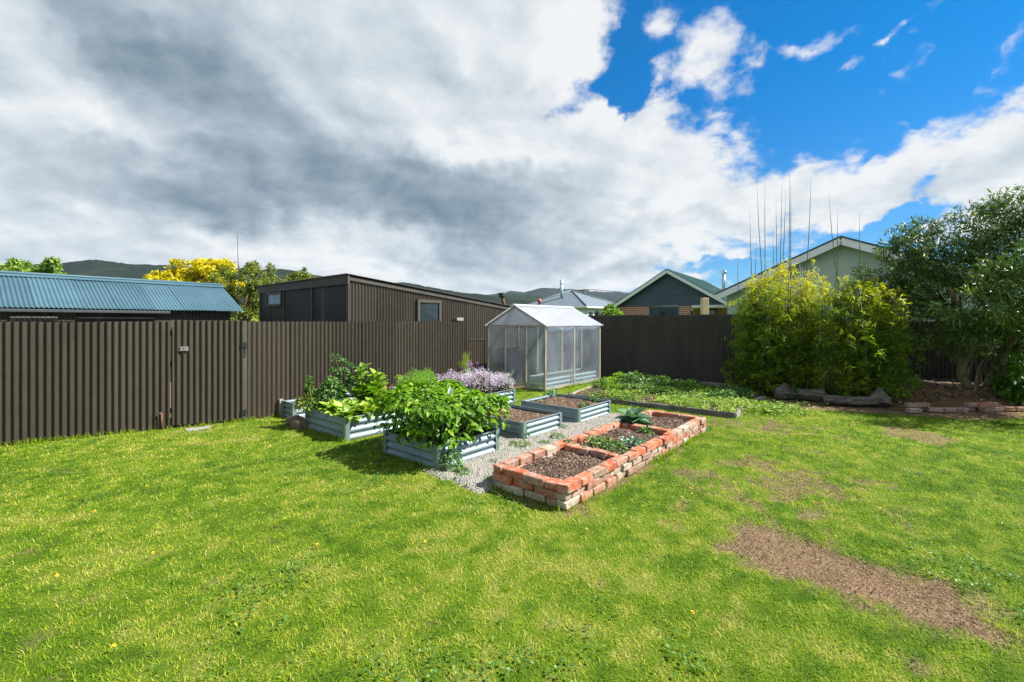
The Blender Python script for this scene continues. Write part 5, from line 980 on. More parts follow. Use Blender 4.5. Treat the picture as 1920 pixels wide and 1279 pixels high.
# ---------------------------------------------------------------- greenhouse
def build_greenhouse():
    a0, a1, b0, b1 = GH; r = thing('greenhouse', tuple(ab((a0+a1)/2, (b0+b1)/2)), 'small timber framed greenhouse with clear film walls and white corrugated plastic roof', 'greenhouse')
    tm = MT['timber']; he = 1.50; bm = (b0+b1)/2; hr = 1.985
    def post(a, b, h=he, nm='post', t=.022): mb = MB(); mb.box(ab(a, b, h/2), t, t, h/2, (U, V, Z), bev=.002, jit=.001); mb.build(nm, tm, r)
    for (a, b) in ((a0, b0), (a1, b0), (a0, b1), (a1, b1), (9.41, b0), (9.41, b1), (a1, 6.7), (a1, 7.36)): post(a, b)
    for b in (6.69, 7.36): post(a0, b, he, 'door_post', .02)
    mb = MB()
    for b in (b0, b1): mb.box(ab((a0+a1)/2, b, he-.02), (a1-a0)/2-.022, .018, .02, (U, V, Z)); mb.box(ab((a0+a1)/2, b, .04), (a1-a0)/2-.022, .018, .03, (U, V, Z))
    for a in (a0, a1): mb.box(ab(a, bm, he-.02+.018), .018, (b1-b0)/2-.022, .018, (U, V, Z))
    mb.box(ab(a0, 6.40, .04), .018, .26, .03, (U, V, Z)); mb.box(ab(a1, bm, .04), .018, .88, .03, (U, V, Z)); mb.build('rail', tm, r)
    ln = math.hypot(bm-b0+.07, hr-he+.03)
    for a in (a0, 9.41, a1):
        mb = MB()
        for sg in (-1, 1):
            e = ab(a, bm+sg*(bm-b0), he+.01); t = ab(a, bm, hr-.02); d = t-e; l = np.linalg.norm(d); d /= l; mb.box((e+t)/2, l/2, .016, .02, (d, U, np.cross(d, U)))
        mb.build('rafter', tm, r)
    mb = MB(); mb.box(ab((a0+a1)/2, bm, hr-.03), (a1-a0)/2, .012, .025, (U, V, Z)); mb.build('ridge_beam', tm, r)
    mb = MB(); e = ab(a0+.02, bm-.42, he+.03); t = ab(a0+.02, bm-.62, he+.165); d = t-e; l = np.linalg.norm(d); d /= l; mb.box((e+t)/2, l/2, .008, .012, (d, U, np.cross(d, U))); mb.build('brace', tm, r)
    # materials
    m = NT('clear_film'); m.nt.nodes.remove(m.p); tr = m.n('ShaderNodeBsdfTransparent'); tr.inputs[0].default_value = (.94, .965, .985, 1); df = m.n('ShaderNodeBsdfDiffuse'); df.inputs[0].default_value = (.66, .77, .88, 1); tl = m.n('ShaderNodeBsdfTranslucent'); tl.inputs[0].default_value = (.70, .80, .90, 1)
    a_ = m.n('ShaderNodeAddShader'); mx0 = m.n('ShaderNodeMixShader'); mx0.inputs[0].default_value = .4; m.l(df.outputs[0], mx0.inputs[1]); m.l(tl.outputs[0], mx0.inputs[2])
    gl = m.n('ShaderNodeBsdfGlossy'); gl.inputs['Roughness'].default_value = .16; gl.inputs[0].default_value = (.9, .93, .97, 1)
    st = m.mr(m.noise(1.3, 5, .5, sc3=(1.2, .7, .8), dist=.8), .35, .70, .09, .26); st2 = m.math('ADD', st, m.math('MULTIPLY', m.mr(m.noise(1.6, 3, .5, dist=2.5), .49, .515), .0)); mx = m.n('ShaderNodeMixShader'); m.l(st2, mx.inputs[0]); m.l(tr.outputs[0], mx.inputs[1]); m.l(mx0.outputs[0], mx.inputs[2])
    mx2 = m.n('ShaderNodeMixShader'); mx2.inputs[0].default_value = .17; m.l(mx.outputs[0], mx2.inputs[1]); m.l(gl.outputs[0], mx2.inputs[2]); m.l(mx2.outputs[0], m.out.inputs[0])
    bp = m.n('ShaderNodeBump'); bp.inputs['Strength'].default_value = .45; bp.inputs['Distance'].default_value = .02; m.l(m.noise(6, 5, .6, sc3=(1, 1, .4), dist=.8), bp.inputs['Height'])
    for q in (df, gl): m.l(bp.outputs[0], q.inputs['Normal'])
    film = m.mat
    def sheet(nm, p, D, N, w, z0, z1, sag=.012, seed=1):
        nu, nv = max(6, int(w/.05)), 26; s, t = np.meshgrid(np.linspace(0, w, nu), np.linspace(z0, z1, nv), indexing='ij'); off = (fbm(s+seed*3, t, seed, 3, 4)-.5)*sag*3*np.sin(PI*s/w)
        mb = MB(); mb.grid(p+D*s[..., None]+Z*t[..., None]+N*(.024+off)[..., None]); mb.build(nm, film, r)
    sheet('film_panel', ab(a0, b0), V, -U, .56, .03, he-.02, .010, 2); sheet('film_panel', ab(a0, 7.37), V, -U, .56, .03, he-.02, .010, 3); sheet('door_film', ab(a0, 6.70), V, -U, .65, .06, he-.06, .010, 4)
    sheet('film_panel', ab(a0, b0), U, -V, 1.19, .0, he-.02, .016, 5); sheet('film_panel', ab(9.42, b0), U, -V, 1.22, .0, he-.02, .016, 6)
    sheet('film_panel', ab(a0, b1), U, V, a1-a0, .0, he-.02, .012, 7); sheet('film_panel', ab(a1, b0), V, U, b1-b0, .0, he-.02, .012, 8)
    for i in (0, 1):       # slack flap under the eave
        w = 1.16; s, t = np.meshgrid(np.linspace(0, w, 24), np.linspace(0, 1, 8), indexing='ij'); dep = .07+.07*np.sin(PI*s/w)+.02*np.sin(s*11); mb = MB(); mb.grid(ab(a0+.03+i*1.22, b0-.03)+U*s[..., None]+Z*(he-.03-t*dep)[..., None]-V*(.03+.03*np.sin(PI*t)*np.sin(PI*s/w))[..., None]); mb.build('film_flap', film, r)
    m = NT('white_plastic_roof'); m.nt.nodes.remove(m.p); df = m.n('ShaderNodeBsdfDiffuse'); df.inputs[0].default_value = (.56, .585, .64, 1); tl = m.n('ShaderNodeBsdfTranslucent'); tl.inputs[0].default_value = (.60, .62, .68, 1); gl = m.n('ShaderNodeBsdfGlossy'); gl.inputs['Roughness'].default_value = .3; tr = m.n('ShaderNodeBsdfTransparent')
    m1 = m.n('ShaderNodeMixShader'); m1.inputs[0].default_value = .40; m.l(df.outputs[0], m1.inputs[1]); m.l(tl.outputs[0], m1.inputs[2]); m2 = m.n('ShaderNodeMixShader'); m2.inputs[0].default_value = .06; m.l(m1.outputs[0], m2.inputs[1]); m.l(gl.outputs[0], m2.inputs[2])
    m3 = m.n('ShaderNodeMixShader'); m.l(m.mr(m.noise(2.5, 5, .6), .3, .7, .14, .30), m3.inputs[0]); m.l(m2.outputs[0], m3.inputs[1]); m.l(tr.outputs[0], m3.inputs[2]); m.l(m3.outputs[0], m.out.inputs[0]); roofm = m.mat
    for sg in (-1, 1):
        e = ab(a0-.06, bm+sg*(bm-b0+.09), he-.005); t = ab(a0-.06, bm, hr+.02); d = t-e; l = np.linalg.norm(d); d /= l; n = np.cross(U, d); n = n if n[2] > 0 else -n; q = 0
        while q < a1-a0+.10: mb = MB(); corr(mb, e+U*q+n*(.003 if int(round(q/.762)) % 2 else 0), U, d, n, min(.80, a1-a0+.14-q), l, amp=.008, nb=2); mb.build('roof_sheet', roofm, r); q += .762
    mb = MB()
    for sg in (-1, 1): d = norm(V*sg*(bm-b0)-Z*(hr-he)); n = np.cross(U, d); n = n if n[2] > 0 else -n; mb.box(ab((a0+a1)/2, bm, hr+.04)+d*.05, (a1-a0)/2+.07, .055, .002, (U, d, n))
    mb.build('ridge_cap', roofm, r)
    # gable film
    for a, N in ((a0, -U), (a1, U)): mb = MB(); mb.poly([ab(a, b0+.02, he), ab(a, b1-.02, he), ab(a, bm, hr-.03)], N*.002); mb.build('gable_film', roofm, r)
    # inside
    x0, x1, y0, y1 = a0+.08, a1-.08, b0+.06, b0+.55; g = thing('metal_planter', tuple(ab((x0+x1)/2, (y0+y1)/2)), 'long galvanised planter inside the greenhouse along its right wall', 'planter')
    for (o, D, N, w) in ((ab(x0, y0), V, -U, y1-y0), (ab(x0, y0), U, -V, x1-x0), (ab(x1, y0), V, U, y1-y0), (ab(x0, y1), U, V, x1-x0)):
        mb = MB(); s = np.linspace(0, .30, 30); wv = np.sin(2*PI*s/.1)*.01; mb.grid(o+D*np.array((0, .5, 1.))[None, :, None]*w+Z*s[:, None, None]+N*wv[:, None, None]); mb.build('side_panel', MT['zinc'], g)
    mb = MB(); mb.box(ab((x0+x1)/2, (y0+y1)/2, .24), (x1-x0)/2-.02, (y1-y0)/2-.02, .01, (U, V, Z)); mb.build('soil', MT['soil'], g)
    c = ab(9.12, 7.52); mb = MB(); tl_ = norm(Z+V*.30); mb.box(c+tl_*.42, .62, .018, .42, (U, np.cross(U, tl_), tl_), bev=.004); navy = vary('navy_panel', (.018, .022, .032), .3, 3, .35); set_tags(mb.build('dark_board', navy), 'big dark blue board leaning inside the greenhouse', 'board')
    g = thing('wooden_rack', tuple(ab(8.9, 7.78)), 'dark wooden rack with pale panels inside the greenhouse behind its left film', 'rack'); mb = MB()
    for t in (8.45, 8.83, 9.2): mb.box(ab(t, 7.80, .45), .03, .03, .45, (U, V, Z))
    for z in (.08, .47, .87): mb.box(ab(8.82, 7.80, z), .40, .026, .03, (U, V, Z))
    mb.build('rack_frame', MT['wood_dark'], g)
    for (t, z) in ((8.64, .27), (9.01, .27), (8.64, .67), (9.01, .67)): mb = MB(); mb.box(ab(t, 7.815, z), .13, .01, .14, (U, V, Z), bev=.003); mb.build('pale_panel', MT['concrete'], g)
# ---------------------------------------------------------------- bamboo, trees, logs
def crown_leaves(C, R, n, L, tpl, tint=(0, 1), cl=40, spread=.34, droop=.2, seed=0, hole=.0):
    """leaf clumps on branch ends spread over an ellipsoid's volume"""
    d = sph(cl); rr = rng.uniform(.35, 1., cl)**.55; cc = np.asarray(C)+d*rr[:, None]*np.asarray(R); k = rng.integers(0, cl, n); s = np.asarray(R)*spread*rng.uniform(.6, 1.3, cl)[k][:, None]
    o = sph(n)*(rng.random((n, 1))**.45); P = cc[k]+o*s; out = norm(P-np.asarray(C)); D = norm(o*.8+out*.5+rng.normal(0, .45, (n, 3))-Z*droop); Nn = norm(Z*.7+out*.5+rng.normal(0, .45, (n, 3)))
    t = rng.uniform(*tint, n)*.6+(tint[0]+(tint[1]-tint[0])*rng.random(cl)[k])*.4
    return leaves(tpl, P, D, Nn, L*rng.uniform(.65, 1.25, n), t), cc
def limb(mb, p, q, r0, r1, bend=.08, n=6):
    p, q = np.asarray(p, float), np.asarray(q, float); l = np.linalg.norm(q-p); o = rng.normal(0, bend*l, 3); t = np.linspace(0, 1, n)[:, None]
    pts = p*(1-t)+q*t+o*np.sin(PI*t)+rng.normal(0, .01*l, (n, 3))*np.sin(PI*t); mb.tube(pts, list(np.linspace(r0, r1, n)), 8, jit=.06)
def build_bamboo():
    culm = [(1406, 396, 1413), (1419, 341, 1436), (1434, 347, 1435), (1455, 370, 1459), (1466, 348, 1460), (1473, 359, 1462), (1481, 325, 1478), (1483, 345, 1482), (1521, 328, 1507), (1383, 477, 1387), (1449, 430, 1456), (1418, 445, 1412)]
    culm2 = [(1554, 365, 1584), (1570, 395, 1573), (1612, 396, 1611), (1654, 465, 1657), (1565, 490, 1575)]
    tops = [[(1375, 585), (1392, 545), (1425, 515), (1470, 497), (1520, 492), (1548, 492), (1562, 540)], [(1540, 510), (1570, 528), (1600, 522), (1640, 520), (1665, 535), (1690, 575)]]
    rng_ = [(6.0, 7.55), (7.6, 8.85)]; lab = ['tall left bamboo clump with yellow green tips and many bare canes above it', 'shorter right bamboo clump next to the big tree with a few bare canes']
    for q in (0, 1):
        t0, t1 = rng_[q]; mid = FR0+DR*(t0+t1)/2+NR*.65; r = thing('bamboo_clump', (mid[0], mid[1], 0), lab[q], 'bamboo', 'bamboo clumps along the back fence')
        mb = MB(); cl = [culm, culm2][q]; C = []; tp = np.array(tops[q], float)
        for (px, py, pb) in cl:
            off = rng.uniform(.3, .8); k = (pb-CX)/FP; p = FR0+NR*off; t = (k*p[1]-p[0])/(DR[0]-k*DR[1]); b = p+DR*t; top = np.array(at(px, py, b[1])); b = np.array((b[0], b[1], 0.)); m_ = b*.55+top*.45; m_[0] = b[0]+(top[0]-b[0])*.25
            for i in range(1): mb.tube([b, b*.75+top*.25+(m_-b)*0, m_, b*.2+top*.8, top], [.011, .010, .009, .006, .0022], 6)
            h = top[2]; nn = int((h-.4)/.17)
            for i in range(nn): u = (.4+.17*i)/h; pt = b*(1-u)+top*u if u > .45 else b+(m_-b)*(u/.45); mb.tube([pt-Z*.006, pt+Z*.006], .0135*(1-u*.7), 6)
        mb.build('bare_canes', MT['culm'], r)
        mb = MB(); P = []; T = []
        for i in range(80 if q == 0 else 62):
            t = rng.uniform(t0, t1); off = abs(rng.normal(.55, .28))+.12; b = FR0+DR*t+NR*off; px = CX+FP*b[0]/b[1]; pt = np.interp(px, tp[:, 0], tp[:, 1])+abs(rng.normal(-4, 36))-6; zt = zat(pt, b[1]); b = np.array((b[0], b[1], 0)); top = b+np.array((rng.normal(0, .09), rng.normal(0, .09), zt)); mb.tube([b, b*.5+top*.5+rng.normal(0, .03, 3), top], [.008, .007, .003], 5)
            ncl = 38
            for u in np.sort(rng.uniform(.08, 1.0, ncl)):
                o = rng.normal(0, 1, 3)*np.array((.16, .16, .09))*(1.3-.75*u); P.append(b*(1-u)+top*u+o); T.append(u*zt)
        mb.build('canes', MT['culm'], r)
        P = np.array(P); T = np.array(T); k = np.repeat(np.arange(len(P)), 8); n = len(k); az = rng.uniform(0, 2*PI, n); base = norm(np.stack([np.cos(az), np.sin(az), rng.uniform(-.7, .55, n)], 1)); cd_ = norm(rng.normal(0, 1, (len(P), 3))*np.array((1, 1, .4)))[k]
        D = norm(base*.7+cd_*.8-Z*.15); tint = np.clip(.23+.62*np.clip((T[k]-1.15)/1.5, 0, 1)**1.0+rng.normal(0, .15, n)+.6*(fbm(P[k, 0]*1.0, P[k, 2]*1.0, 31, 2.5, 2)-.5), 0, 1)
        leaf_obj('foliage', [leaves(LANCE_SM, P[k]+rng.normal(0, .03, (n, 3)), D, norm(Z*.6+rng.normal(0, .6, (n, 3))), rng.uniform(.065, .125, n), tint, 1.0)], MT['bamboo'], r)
    # leafy ground plants at its foot
    for i, (px, py, R, hh, n, lab) in enumerate(((1520, 738, .30, .26, 160, 'dark broad leafed plant behind the split log under the bamboo'), (1485, 748, .14, .22, 60, 'small dark plant at the left end of the split log'), (1395+60, 742, .16, .2, 60, 'low green plant at the foot of the bamboo left of the logs'), (1640, 755, .25, .2, 150, 'dark leafy plant behind the long log'), (1600, 750, .22, .16, 120, 'low dark plant behind the middle of the long log'), (1690, 755, .2, .22, 120, 'dark plant between the long log and the mulch heap'))):
        c = np.array(G(px, py)); r = thing('ground_plant', tuple(c), lab, 'plant', 'dark plants under the bamboo'); leaf_obj('leaves', [herb(c+Z*.02, R, hh, n, .10, LEAF, (.2, 1))], MT['weed_dark'], r); stems_mb(c-Z*.01, R*.6, hh, 6, .004).build('stem', MT['stem'], r)
def build_big_tree():
    Yb = 8.9; base = np.array(at(1850, 0, Yb)); base[2] = .2; r = thing('big_tree', tuple(base), 'big multi stemmed evergreen tree with glossy dark leaves at the right edge', 'tree')
    def pt(px, py, Y): return np.array(at(px, py, Y))
    mb = MB(); S = [  # stems as pixel paths with depth
        ([(1826, 752, 8.75), (1815, 725, 8.8), (1800, 700, 8.8), (1806, 680, 8.85), (1818, 665, 8.8), (1822, 640, 8.7), (1812, 600, 8.6), (1780, 540, 8.5)], .085, .03), ([(1803, 700, 8.8), (1798, 670, 8.9), (1790, 640, 9.), (1760, 600, 9.1), (1720, 560, 9.2), (1660, 520, 9.3)], .045, .015),
        ([(1806, 680, 8.85), (1805, 650, 8.9), (1806, 620, 9.), (1800, 560, 9.2), (1790, 480, 9.3)], .04, .015), ([(1822, 640, 8.7), (1830, 610, 8.6), (1850, 540, 8.5), (1850, 460, 8.5)], .04, .012),
        ([(1855, 748, 8.9), (1852, 722, 8.95), (1866, 695, 8.9), (1876, 668, 8.85), (1885, 640, 8.8), (1890, 590, 8.7), (1895, 500, 8.6)], .08, .03), ([(1872, 720, 8.7), (1880, 680, 8.65), (1890, 655, 8.6), (1905, 630, 8.5), (1930, 580, 8.4), (1960, 500, 8.4)], .055, .02),
        ([(1838, 750, 9.1), (1835, 715, 9.15), (1838, 690, 9.2), (1858, 660, 9.3), (1880, 600, 9.4), (1930, 500, 9.6)], .05, .02), ([(1882, 742, 8.7), (1884, 715, 8.7), (1880, 690, 8.7), (1883, 660, 8.7), (1880, 620, 8.8)], .03, .012),
        ([(1828, 745, 8.6), (1829, 715, 8.6), (1834, 690, 8.6), (1842, 680, 8.65)], .02, .01), ([(1815, 722, 8.8), (1812, 700, 8.9), (1818, 690, 9.), (1835, 650, 9.1), (1840, 600, 9.2)], .035, .012), ([(1862, 715, 8.8), (1850, 703, 8.75), (1843, 690, 8.7)], .02, .008), ([(1805, 712, 8.8), (1812, 702, 8.7), (1822, 700, 8.65)], .02, .006)]
    for path, r0, r1 in S:
        P = np.array([pt(*q) for q in path]); k = len(P); u = np.linspace(0, k-1, k*3); Q = np.stack([np.interp(u, np.arange(k), P[:, j]) for j in range(3)], 1); Q[1:-1] += rng.normal(0, .012, Q[1:-1].shape); Q[1:-1] = (Q[:-2]+Q[1:-1]*2+Q[2:])/4; mb.tube(Q, list(np.linspace(r0, r1, len(Q))), 9, jit=.07)
    trunk = mb.build('trunk', MT['bark'], r)
    blobs = [(1700, 470, 9.2, .42, .38, 1), (1640, 525, 9.4, .40, .30, 1), (1740, 430, 9.1, .30, .26, 1), (1760, 500, 9.0, .62, .55, 2), (1820, 430, 8.9, .55, .42, 2), (1690, 560, 9.2, .55, .38, 1), (1740, 590, 9., .62, .42, 2), (1830, 530, 8.7, .75, .6, 3), (1890, 400, 8.8, .42, .38, 1), (1925, 390, 8.7, .5, .42, 1),
             (1900, 480, 8.5, .75, .6, 2), (1960, 430, 8.6, .8, .6, 2), (1800, 610, 8.6, .65, .4, 2), (1870, 600, 8.3, .7, .38, 2), (1940, 560, 8.3, .8, .6, 2), (1750, 635, 8.8, .38, .22, 1), (1850, 480, 9.6, .8, .7, 2), (1780, 540, 9.7, .8, .6, 2), (2020, 520, 8.6, .9, .8, 2), (1945, 610, 8.4, .5, .3, 1), (1990, 400, 9.2, .8, .5, 1), (1830, 580, 7.9, .5, .35, 1), (1915, 530, 7.7, .6, .5, 1), (1990, 580, 7.6, .8, .6, 1), (1960, 480, 7.2, .7, .5, 1), (2050, 560, 7.2, .8, .6, 1), (1790, 655, 9.0, .3, .2, .3), (1860, 650, 9.1, .35, .2, .3), (1925, 655, 8.6, .35, .22, .3), (1690, 460, 9.2, .4, .34, 1), (1722, 500, 9.1, .5, .4, 1), (1660, 560, 9.3, .35, .3, 1)]
    sets = []; br = MB()
    for (px, py, Y, rx, rz, w) in blobs:
        c = pt(px, py, Y); s_, cc = crown_leaves(c, (rx, rx, rz), int(980*(rx*rx*rz/.12)**.55), .105, LANCE, (.05, 1), 20 if rx > .5 else 14, .36, .15); sets.append(s_)
        root = pt(1850, 600, 8.8) if px > 1790 else pt(1790, 600, 8.9)
        limb(br, root*.85+c*.15, c, .028, .010, .10)
        for q in cc[:7]: limb(br, c*.7+q*.3, q, .009, .003, .08, 4)
    # loose twigs sticking out of the outline
    tw = [(1605, 512), (1612, 498), (1668, 435), (1684, 428), (1712, 412), (1735, 412), (1775, 408), (1800, 392), (1826, 385), (1850, 382), (1865, 398), (1885, 362), (1912, 352), (1690, 452), (1655, 470), (1625, 540), (1668, 500), (1688, 600), (1735, 640)]
    for (px, py) in tw:
        c = pt(px, py, rng.uniform(8.8, 9.3)); n = 26; D = norm(sph(n)+Z*.3); sets.append(leaves(LANCE, c+rng.normal(0, .045, (n, 3)), D, norm(Z+rng.normal(0, .5, (n, 3))), rng.uniform(.06, .11, n), rng.random(n))); q = c+(pt(1800, 560, 9)-c)*.22; limb(br, q, c, .006, .003, .05, 4)
    leaf_obj('crown', sets, MT['tree'], r); br.build('branches', MT['bark'], trunk)
    # bright shrub at the far right
    c = np.array(G(1915, 762)); c[1] -= .0; r = thing('leafy_shrub', tuple(c), 'bright green broad leafed shrub beside the tree trunk at the right edge', 'shrub'); sets = [crown_leaves(c+np.array((.15, .15, .5)), (.36, .36, .48), 420, .15, LEAF, (0, 1), 22, .4, .35)[0], crown_leaves(c+np.array((-.12, 0, .28)), (.18, .2, .24), 130, .13, LEAF, (.3, 1), 10, .4, .4)[0]]
    leaf_obj('foliage', sets, MT['shrub'], r); stems_mb(c-Z*.02, .3, .8, 12, .008).build('stem', MT['stem'], r)
def build_edge():
    def log(p, q, r0, r1, nm, lab, knob=None, seed=1):
        p, q = np.array(p), np.array(q); n = 26; m_ = 18; t = np.linspace(0, 1, n); ax = norm(q-p); sd_ = norm(np.cross(ax, Z)); V_ = []
        for i in range(n):
            rr = r0*(1-t[i])+r1*t[i]+ (knob(t[i]) if knob else 0); c = p*(1-t[i])+q*t[i]+Z*(rr*.85)+sd_*.03*math.sin(t[i]*7+seed)
            for j in range(m_):
                w = 2*PI*j/m_; k = 1+.75*(fbm(np.array([j*.9+seed*10]), np.array([t[i]*5.]), seed, 1, 3)[0]-.5)+.16*math.sin(j*5+seed)+.08*math.sin(i*1.7+j*2.3); V_.append(c+(sd_*math.cos(w)+Z*math.sin(w)*.85)*rr*k)
        mb = MB(); mb.add(V_, [(i*m_+j, i*m_+(j+1) % m_, (i+1)*m_+(j+1) % m_, (i+1)*m_+j) for i in range(n-1) for j in range(m_)]+[tuple(range(m_))[::-1], tuple(range((n-1)*m_, n*m_))], .5, 0, True)
        o = mb.build(nm, MT['log']); set_tags(o, lab, 'log', 'logs edging the bed under the bamboo')
    log(G(1452, 746), G(1545, 751), .10, .13, 'log', 'short thick weathered log with a torn left end', lambda t: .05*math.sin(t*9)**2*(t < .35), 2)
    log(G(1548, 758), G(1668, 762), .105, .10, 'log', 'long grey weathered log with a knobbly pointed right end', lambda t: .09*math.exp(-((t-.86)/.09)**2), 5)
    mb = MB(); c = np.array(G(1476, 746)); mb.add([c+np.array(v) for v in ((-.1, 0, .1), (.1, -.05, .12), (.16, .08, .12), (-.02, .1, .32), (-.08, .02, .3), (.02, .0, .28))], [(0, 1, 5, 4), (1, 2, 3, 5), (2, 0, 4, 3), (3, 4, 5)]); set_tags(mb.build('wood_stump', MT['log']), 'jagged splintered stump on the left log', 'stump')
    # mulch heap
    xs, ys = np.meshgrid(np.linspace(6.9, 12.6, 90), np.linspace(8.15, 11.4, 60), indexing='ij'); yf = 8.28+.0*xs; d = np.clip((ys-yf-.15*np.sin(xs*2))/.55, 0, 1); e = np.clip((xs-6.9)/.9, 0, 1)*np.clip((12.6-xs)/.6, 0, 1)
    hz = (d**.8)*e*(.19+.16*fbm(xs, ys, 33, 1.4, 3)+.14*np.exp(-((xs-7.7)/.8)**2))+(fbm(xs, ys, 35, 9, 3)-.5)*.07*d-.03*(1-d); m = NT('leaf_litter'); n_ = m.noise(22, 8, .75); m.set(m.ramp(n_, [(.3, (.045, .028, .014)), (.5, (.16, .095, .045)), (.7, (.34, .21, .10))]), .95, 0, .1); m.bump(m.noise(40, 7, .8), 1., .03)
    mb = MB(); mb.grid(np.stack([xs, ys, hz], -1)); o = mb.build('mulch_heap', m.mat, None, (9.5, 9.5, 0)); set_tags(o, 'brown heap of leaf litter and mulch under the big tree', 'mulch', kind='stuff')
    x = rng.uniform(7.2, 12, 5000); y = rng.uniform(8.35, 11, 5000); zz = np.clip((y-8.28-.15*np.sin(x*2))/.55, 0, 1)**.8*(.19+.16*fbm(x, y, 33, 1.4, 3)+.14*np.exp(-((x-7.7)/.8)**2))+.0; chips('leaf_litter', x, y, zz, .028, 'chip', None, 'dry leaves and bark scattered over the mulch heap', 'leaf litter', flat=.15)
    # loose bricks in front of it
    r0 = np.array(G(1695, 771)); r1 = np.array(G(1940, 768)); d = r1-r0; L = np.linalg.norm(d); d /= L; n = np.cross(Z, d); spec = {(5, 1): 'pale pink brick, left of the two standing proud on the loose row', (6, 1): 'bright orange brick, right of the two standing proud on the loose row'}
    for c in (0, 1):
        k = 0; s = .0+.11*c
        while s < L:
            l = rng.uniform(.19, .225); a = rng.normal(0, .16)
            if not (c == 1 and k in (2, 3, 4, 8, 9)) and not (c == 0 and k in (1,)):
                dd = d*math.cos(a)+n*math.sin(a); nn = np.cross(Z, dd); mb = MB(); p = r0+d*(s+l/2)+n*rng.normal(.05*c, .03)+Z*(.022+.074*c); t = {(5, 1): .80, (6, 1): .22}.get((k, c), rng.uniform(.5, .9)); mb.box(p, l/2, .052, .036, (dd, nn, norm(Z+dd*rng.normal(0, .04))), t, bev=.007, jit=.002)
                lab = spec.get((k, c), ('old brick lying in the bottom course of the loose row under the tree', 'old brick lying in the top course of the loose row under the tree')[c]); o = mb.build('loose_brick', MT['brick']); set_tags(o, lab, 'brick', 'loose bricks edging the bed under the tree')
            s += l+rng.uniform(.005, .03); k += 1
def simple_tree(name, label, cat, Y, px, top, halfw, pbase, n, L, mat, tpl=LEAF_SM, trunk=.09, blobs=None, group=None, tint=(0, 1), spread=.36):
    c0 = np.array(at(px, HY, Y)); c0[2] = 0; r = thing(name, tuple(c0), label, cat, group); mb = MB(); zt = zat(top, Y); sets = []
    bl = blobs or [(px, (top+pbase)/2, halfw, (pbase-top)/2, 1)]; tot = sum(b[2]*b[3] for b in bl); first = None
    zc = zat(pbase, Y); limb(mb, c0-Z*.05, (c0[0], c0[1], max(.4, zc*.8)), trunk, trunk*.7, .03); fork = np.array((c0[0], c0[1], max(.38, zc*.78)))
    for (bx, by, rw, rh, w) in bl:
        c = np.array(at(bx, by, Y+rng.normal(0, .3))); R = np.array((rw*Y/FP, rw*Y/FP*.9, rh*Y/FP)); s_, cc = crown_leaves(c, R, int(n*rw*rh/tot), L, tpl, tint, 26, spread); sets.append(s_); limb(mb, fork, c, trunk*.5, trunk*.15, .06)
        for q in cc[:8]: limb(mb, c*.6+fork*.4, q, trunk*.16, trunk*.05, .05, 4)
    leaf_obj('crown', sets, mat, r); mb.build('trunk', MT['bark'], r); return r
def build_back_trees():
    simple_tree('golden_tree', 'bright yellow leafed tree behind the blue roofed shed', 'tree', 27., 370, 483, 60, 580, 12500, .17, MT['gold'], trunk=.2, blobs=[(395, 500, 34, 16, 1), (360, 505, 36, 18, 1), (330, 520, 34, 16, 1), (300, 525, 26, 10, 1), (420, 500, 20, 14, 1), (370, 540, 60, 26, 1), (410, 540, 40, 26, 1), (283, 530, 14, 5, 1)], spread=.27)
    simple_tree('olive_tree', 'olive green tree in front of the golden tree between the sheds', 'tree', 20., 455, 500, 60, 600, 15000, .09, MT['olive'], trunk=.14, blobs=[(430, 530, 28, 28, 1), (470, 520, 20, 30, 1), (478, 502, 8, 14, 1), (450, 570, 36, 34, 1), (410, 560, 26, 30, 1), (490, 560, 26, 40, 1), (460, 600, 40, 22, 1), (500, 600, 26, 20, 1)], spread=.30)
    simple_tree('olive_tree', 'olive green tree with a pointed top just left of the dark shed', 'tree', 23., 512, 500, 30, 600, 7000, .10, MT['olive'], trunk=.12, blobs=[(508, 530, 20, 26, 1), (507, 508, 7, 14, 1), (500, 565, 28, 30, 1), (525, 560, 20, 30, 1)], spread=.30)
    simple_tree('olive_tree', 'olive green tree whose top shows above the dark shed roof', 'tree', 26., 565, 508, 30, 600, 6000, .11, MT['olive'], trunk=.12, blobs=[(568, 525, 22, 16, 1), (571, 512, 6, 9, 1), (550, 530, 16, 18, 1), (565, 560, 35, 25, 1), (590, 530, 12, 12, 1)], spread=.30)
    simple_tree('small_tree', 'leafy sprig tops behind the blue roof near the left edge', 'tree', 19., 30, 487, 25, 530, 1500, .14, MT['green_bush'], trunk=.06, blobs=[(32, 500, 18, 11, 1), (15, 505, 12, 8, 1), (48, 508, 12, 8, 1), (30, 520, 22, 10, 1)], tpl=LEAF)
    simple_tree('small_tree', 'leafy sprig tops with cream flowers above the blue roof, right of the other', 'tree', 19., 98, 485, 20, 530, 1500, .14, MT['green_bush'], trunk=.06, blobs=[(98, 495, 12, 10, 1), (90, 505, 14, 10, 1), (80, 512, 12, 8, 1), (100, 520, 16, 8, 1)], tpl=LEAF)
    simple_tree('green_bush', 'bright green bush showing over the back fence before the navy house', 'bush', 18., 1146, 572, 14, 600, 1500, .12, MT['green_bush'], trunk=.05, blobs=[(1143, 582, 10, 9, 1), (1150, 592, 14, 9, 1), (1138, 595, 10, 10, 1)], tpl=LEAF)
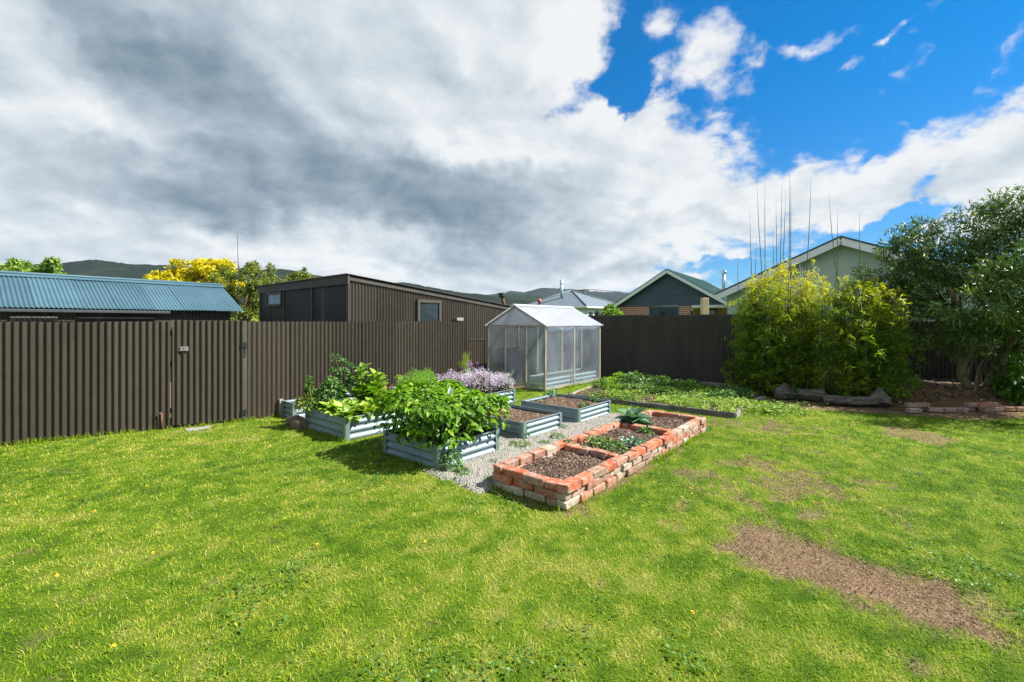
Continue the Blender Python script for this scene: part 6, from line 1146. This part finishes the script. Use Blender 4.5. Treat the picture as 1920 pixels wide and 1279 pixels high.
def build_dandelions():
    for (px, py, l) in ((1295, 922, 'dandelion on the worn patch right of the brick bed, rear of the pair'), (1297, 932, 'dandelion on the worn patch right of the brick bed, front of the pair'), (1526, 949, 'dandelion halfway between the brick bed and the soil strip'), (1650, 959, 'dandelion above the right end of the soil strip'), (1299, 1158, 'dandelion in the near lawn left of the soil strip'), (287, 1046, 'dandelion in the near lawn at the left'),
        (595, 1027, 'dandelion in the open lawn left of centre'), (140, 937, 'dandelion near the left edge below the fence'), (177, 965, 'dandelion second from the left edge'), (275, 918, 'dandelion in the far lawn below the gate'), (107, 1088, 'dandelion close to the left edge of the near lawn'), (213, 1220, 'dandelion nearest the bottom left corner'), (797, 1023, 'dandelion in the middle of the lawn below the bean bed'), (1100, 1000, 'dandelion just below the brick bed corner')):
        c = np.array(G(px, py)); r = thing('dandelion', tuple(c), l, 'dandelion', 'dandelions in the lawn'); mb = MB(); h = rng.uniform(.022, .035); mb.tube([c-Z*.01, c+Z*h], .0018, 5); mb.build('stem', MT['stem'], r)
        n = 46; el = rng.uniform(.0, 1.2, n); az = rng.uniform(0, 2*PI, n); D = np.stack([np.cos(az)*np.cos(el), np.sin(az)*np.cos(el), np.sin(el)], 1); leaf_obj('flower_head', [leaves(LANCE_SM, c+Z*h+D*.001, D, norm(Z+D*.1), .0105, .5)], MT['dandelion'], r)

def build_haze():
    mb = MB(); mb.box((0, 4300, 137), 6500, 4900, 138); m = bpy.data.materials.new('pale_air'); m.use_nodes = True; nt = m.node_tree; nt.nodes.clear(); out = nt.nodes.new('ShaderNodeOutputMaterial'); v = nt.nodes.new('ShaderNodeVolumePrincipled')
    v.inputs['Color'].default_value = (.72, .84, 1, 1); v.inputs['Density'].default_value = .00004; nt.links.new(v.outputs[0], out.inputs['Volume']); o = mb.build('haze', m, None, (0, 4300, -1)); set_tags(o, kind='stuff')
GRASS_K = 1.0
build_ground(); build_fences(); build_sheds(); build_houses(); build_hills()
metal_bed('P', 'metal raised bed nearest the camera, overflowing with the broad leafed bush', 'soil', 300, .05, 1)
metal_bed('L', 'metal raised bed planted with yellow green lettuces', 'soil', 300, .05, 2)
metal_bed('M', 'metal raised bed of bare reddish mulch beside the big bush', 'soil_red', 1500, .045, 3)
metal_bed('N', 'far metal raised bed of reddish mulch with small seedlings', 'soil_red', 1700, .045, 4)
metal_bed('S', 'metal raised bed full of feathery carrot tops', 'soil', 200, .05, 5)
metal_bed('K', 'metal raised bed filled with lavender mounds', 'soil', 200, .05, 6)
metal_bed('Q', 'narrow metal raised bed against the fence', 'soil', 300, .04, 7)
build_brick_bed(); build_crops(); build_gravel(); build_plot(); build_greenhouse()
build_bamboo(); build_big_tree(); build_edge(); build_back_trees(); build_dandelions()
mb = MB(); xs, ys = np.meshgrid(np.linspace(0, 1, 12), np.linspace(0, 1, 6), indexing='ij')
q = [np.array(G(*p)) for p in ((345, 804.5), (400, 798), (388, 803), (352, 809))]; mb.poly([p+Z*.002 for p in q], -Z*.04); set_tags(mb.build('concrete_sill', MT['concrete']), 'worn concrete slab at the foot of the gate', 'slab')
build_haze()
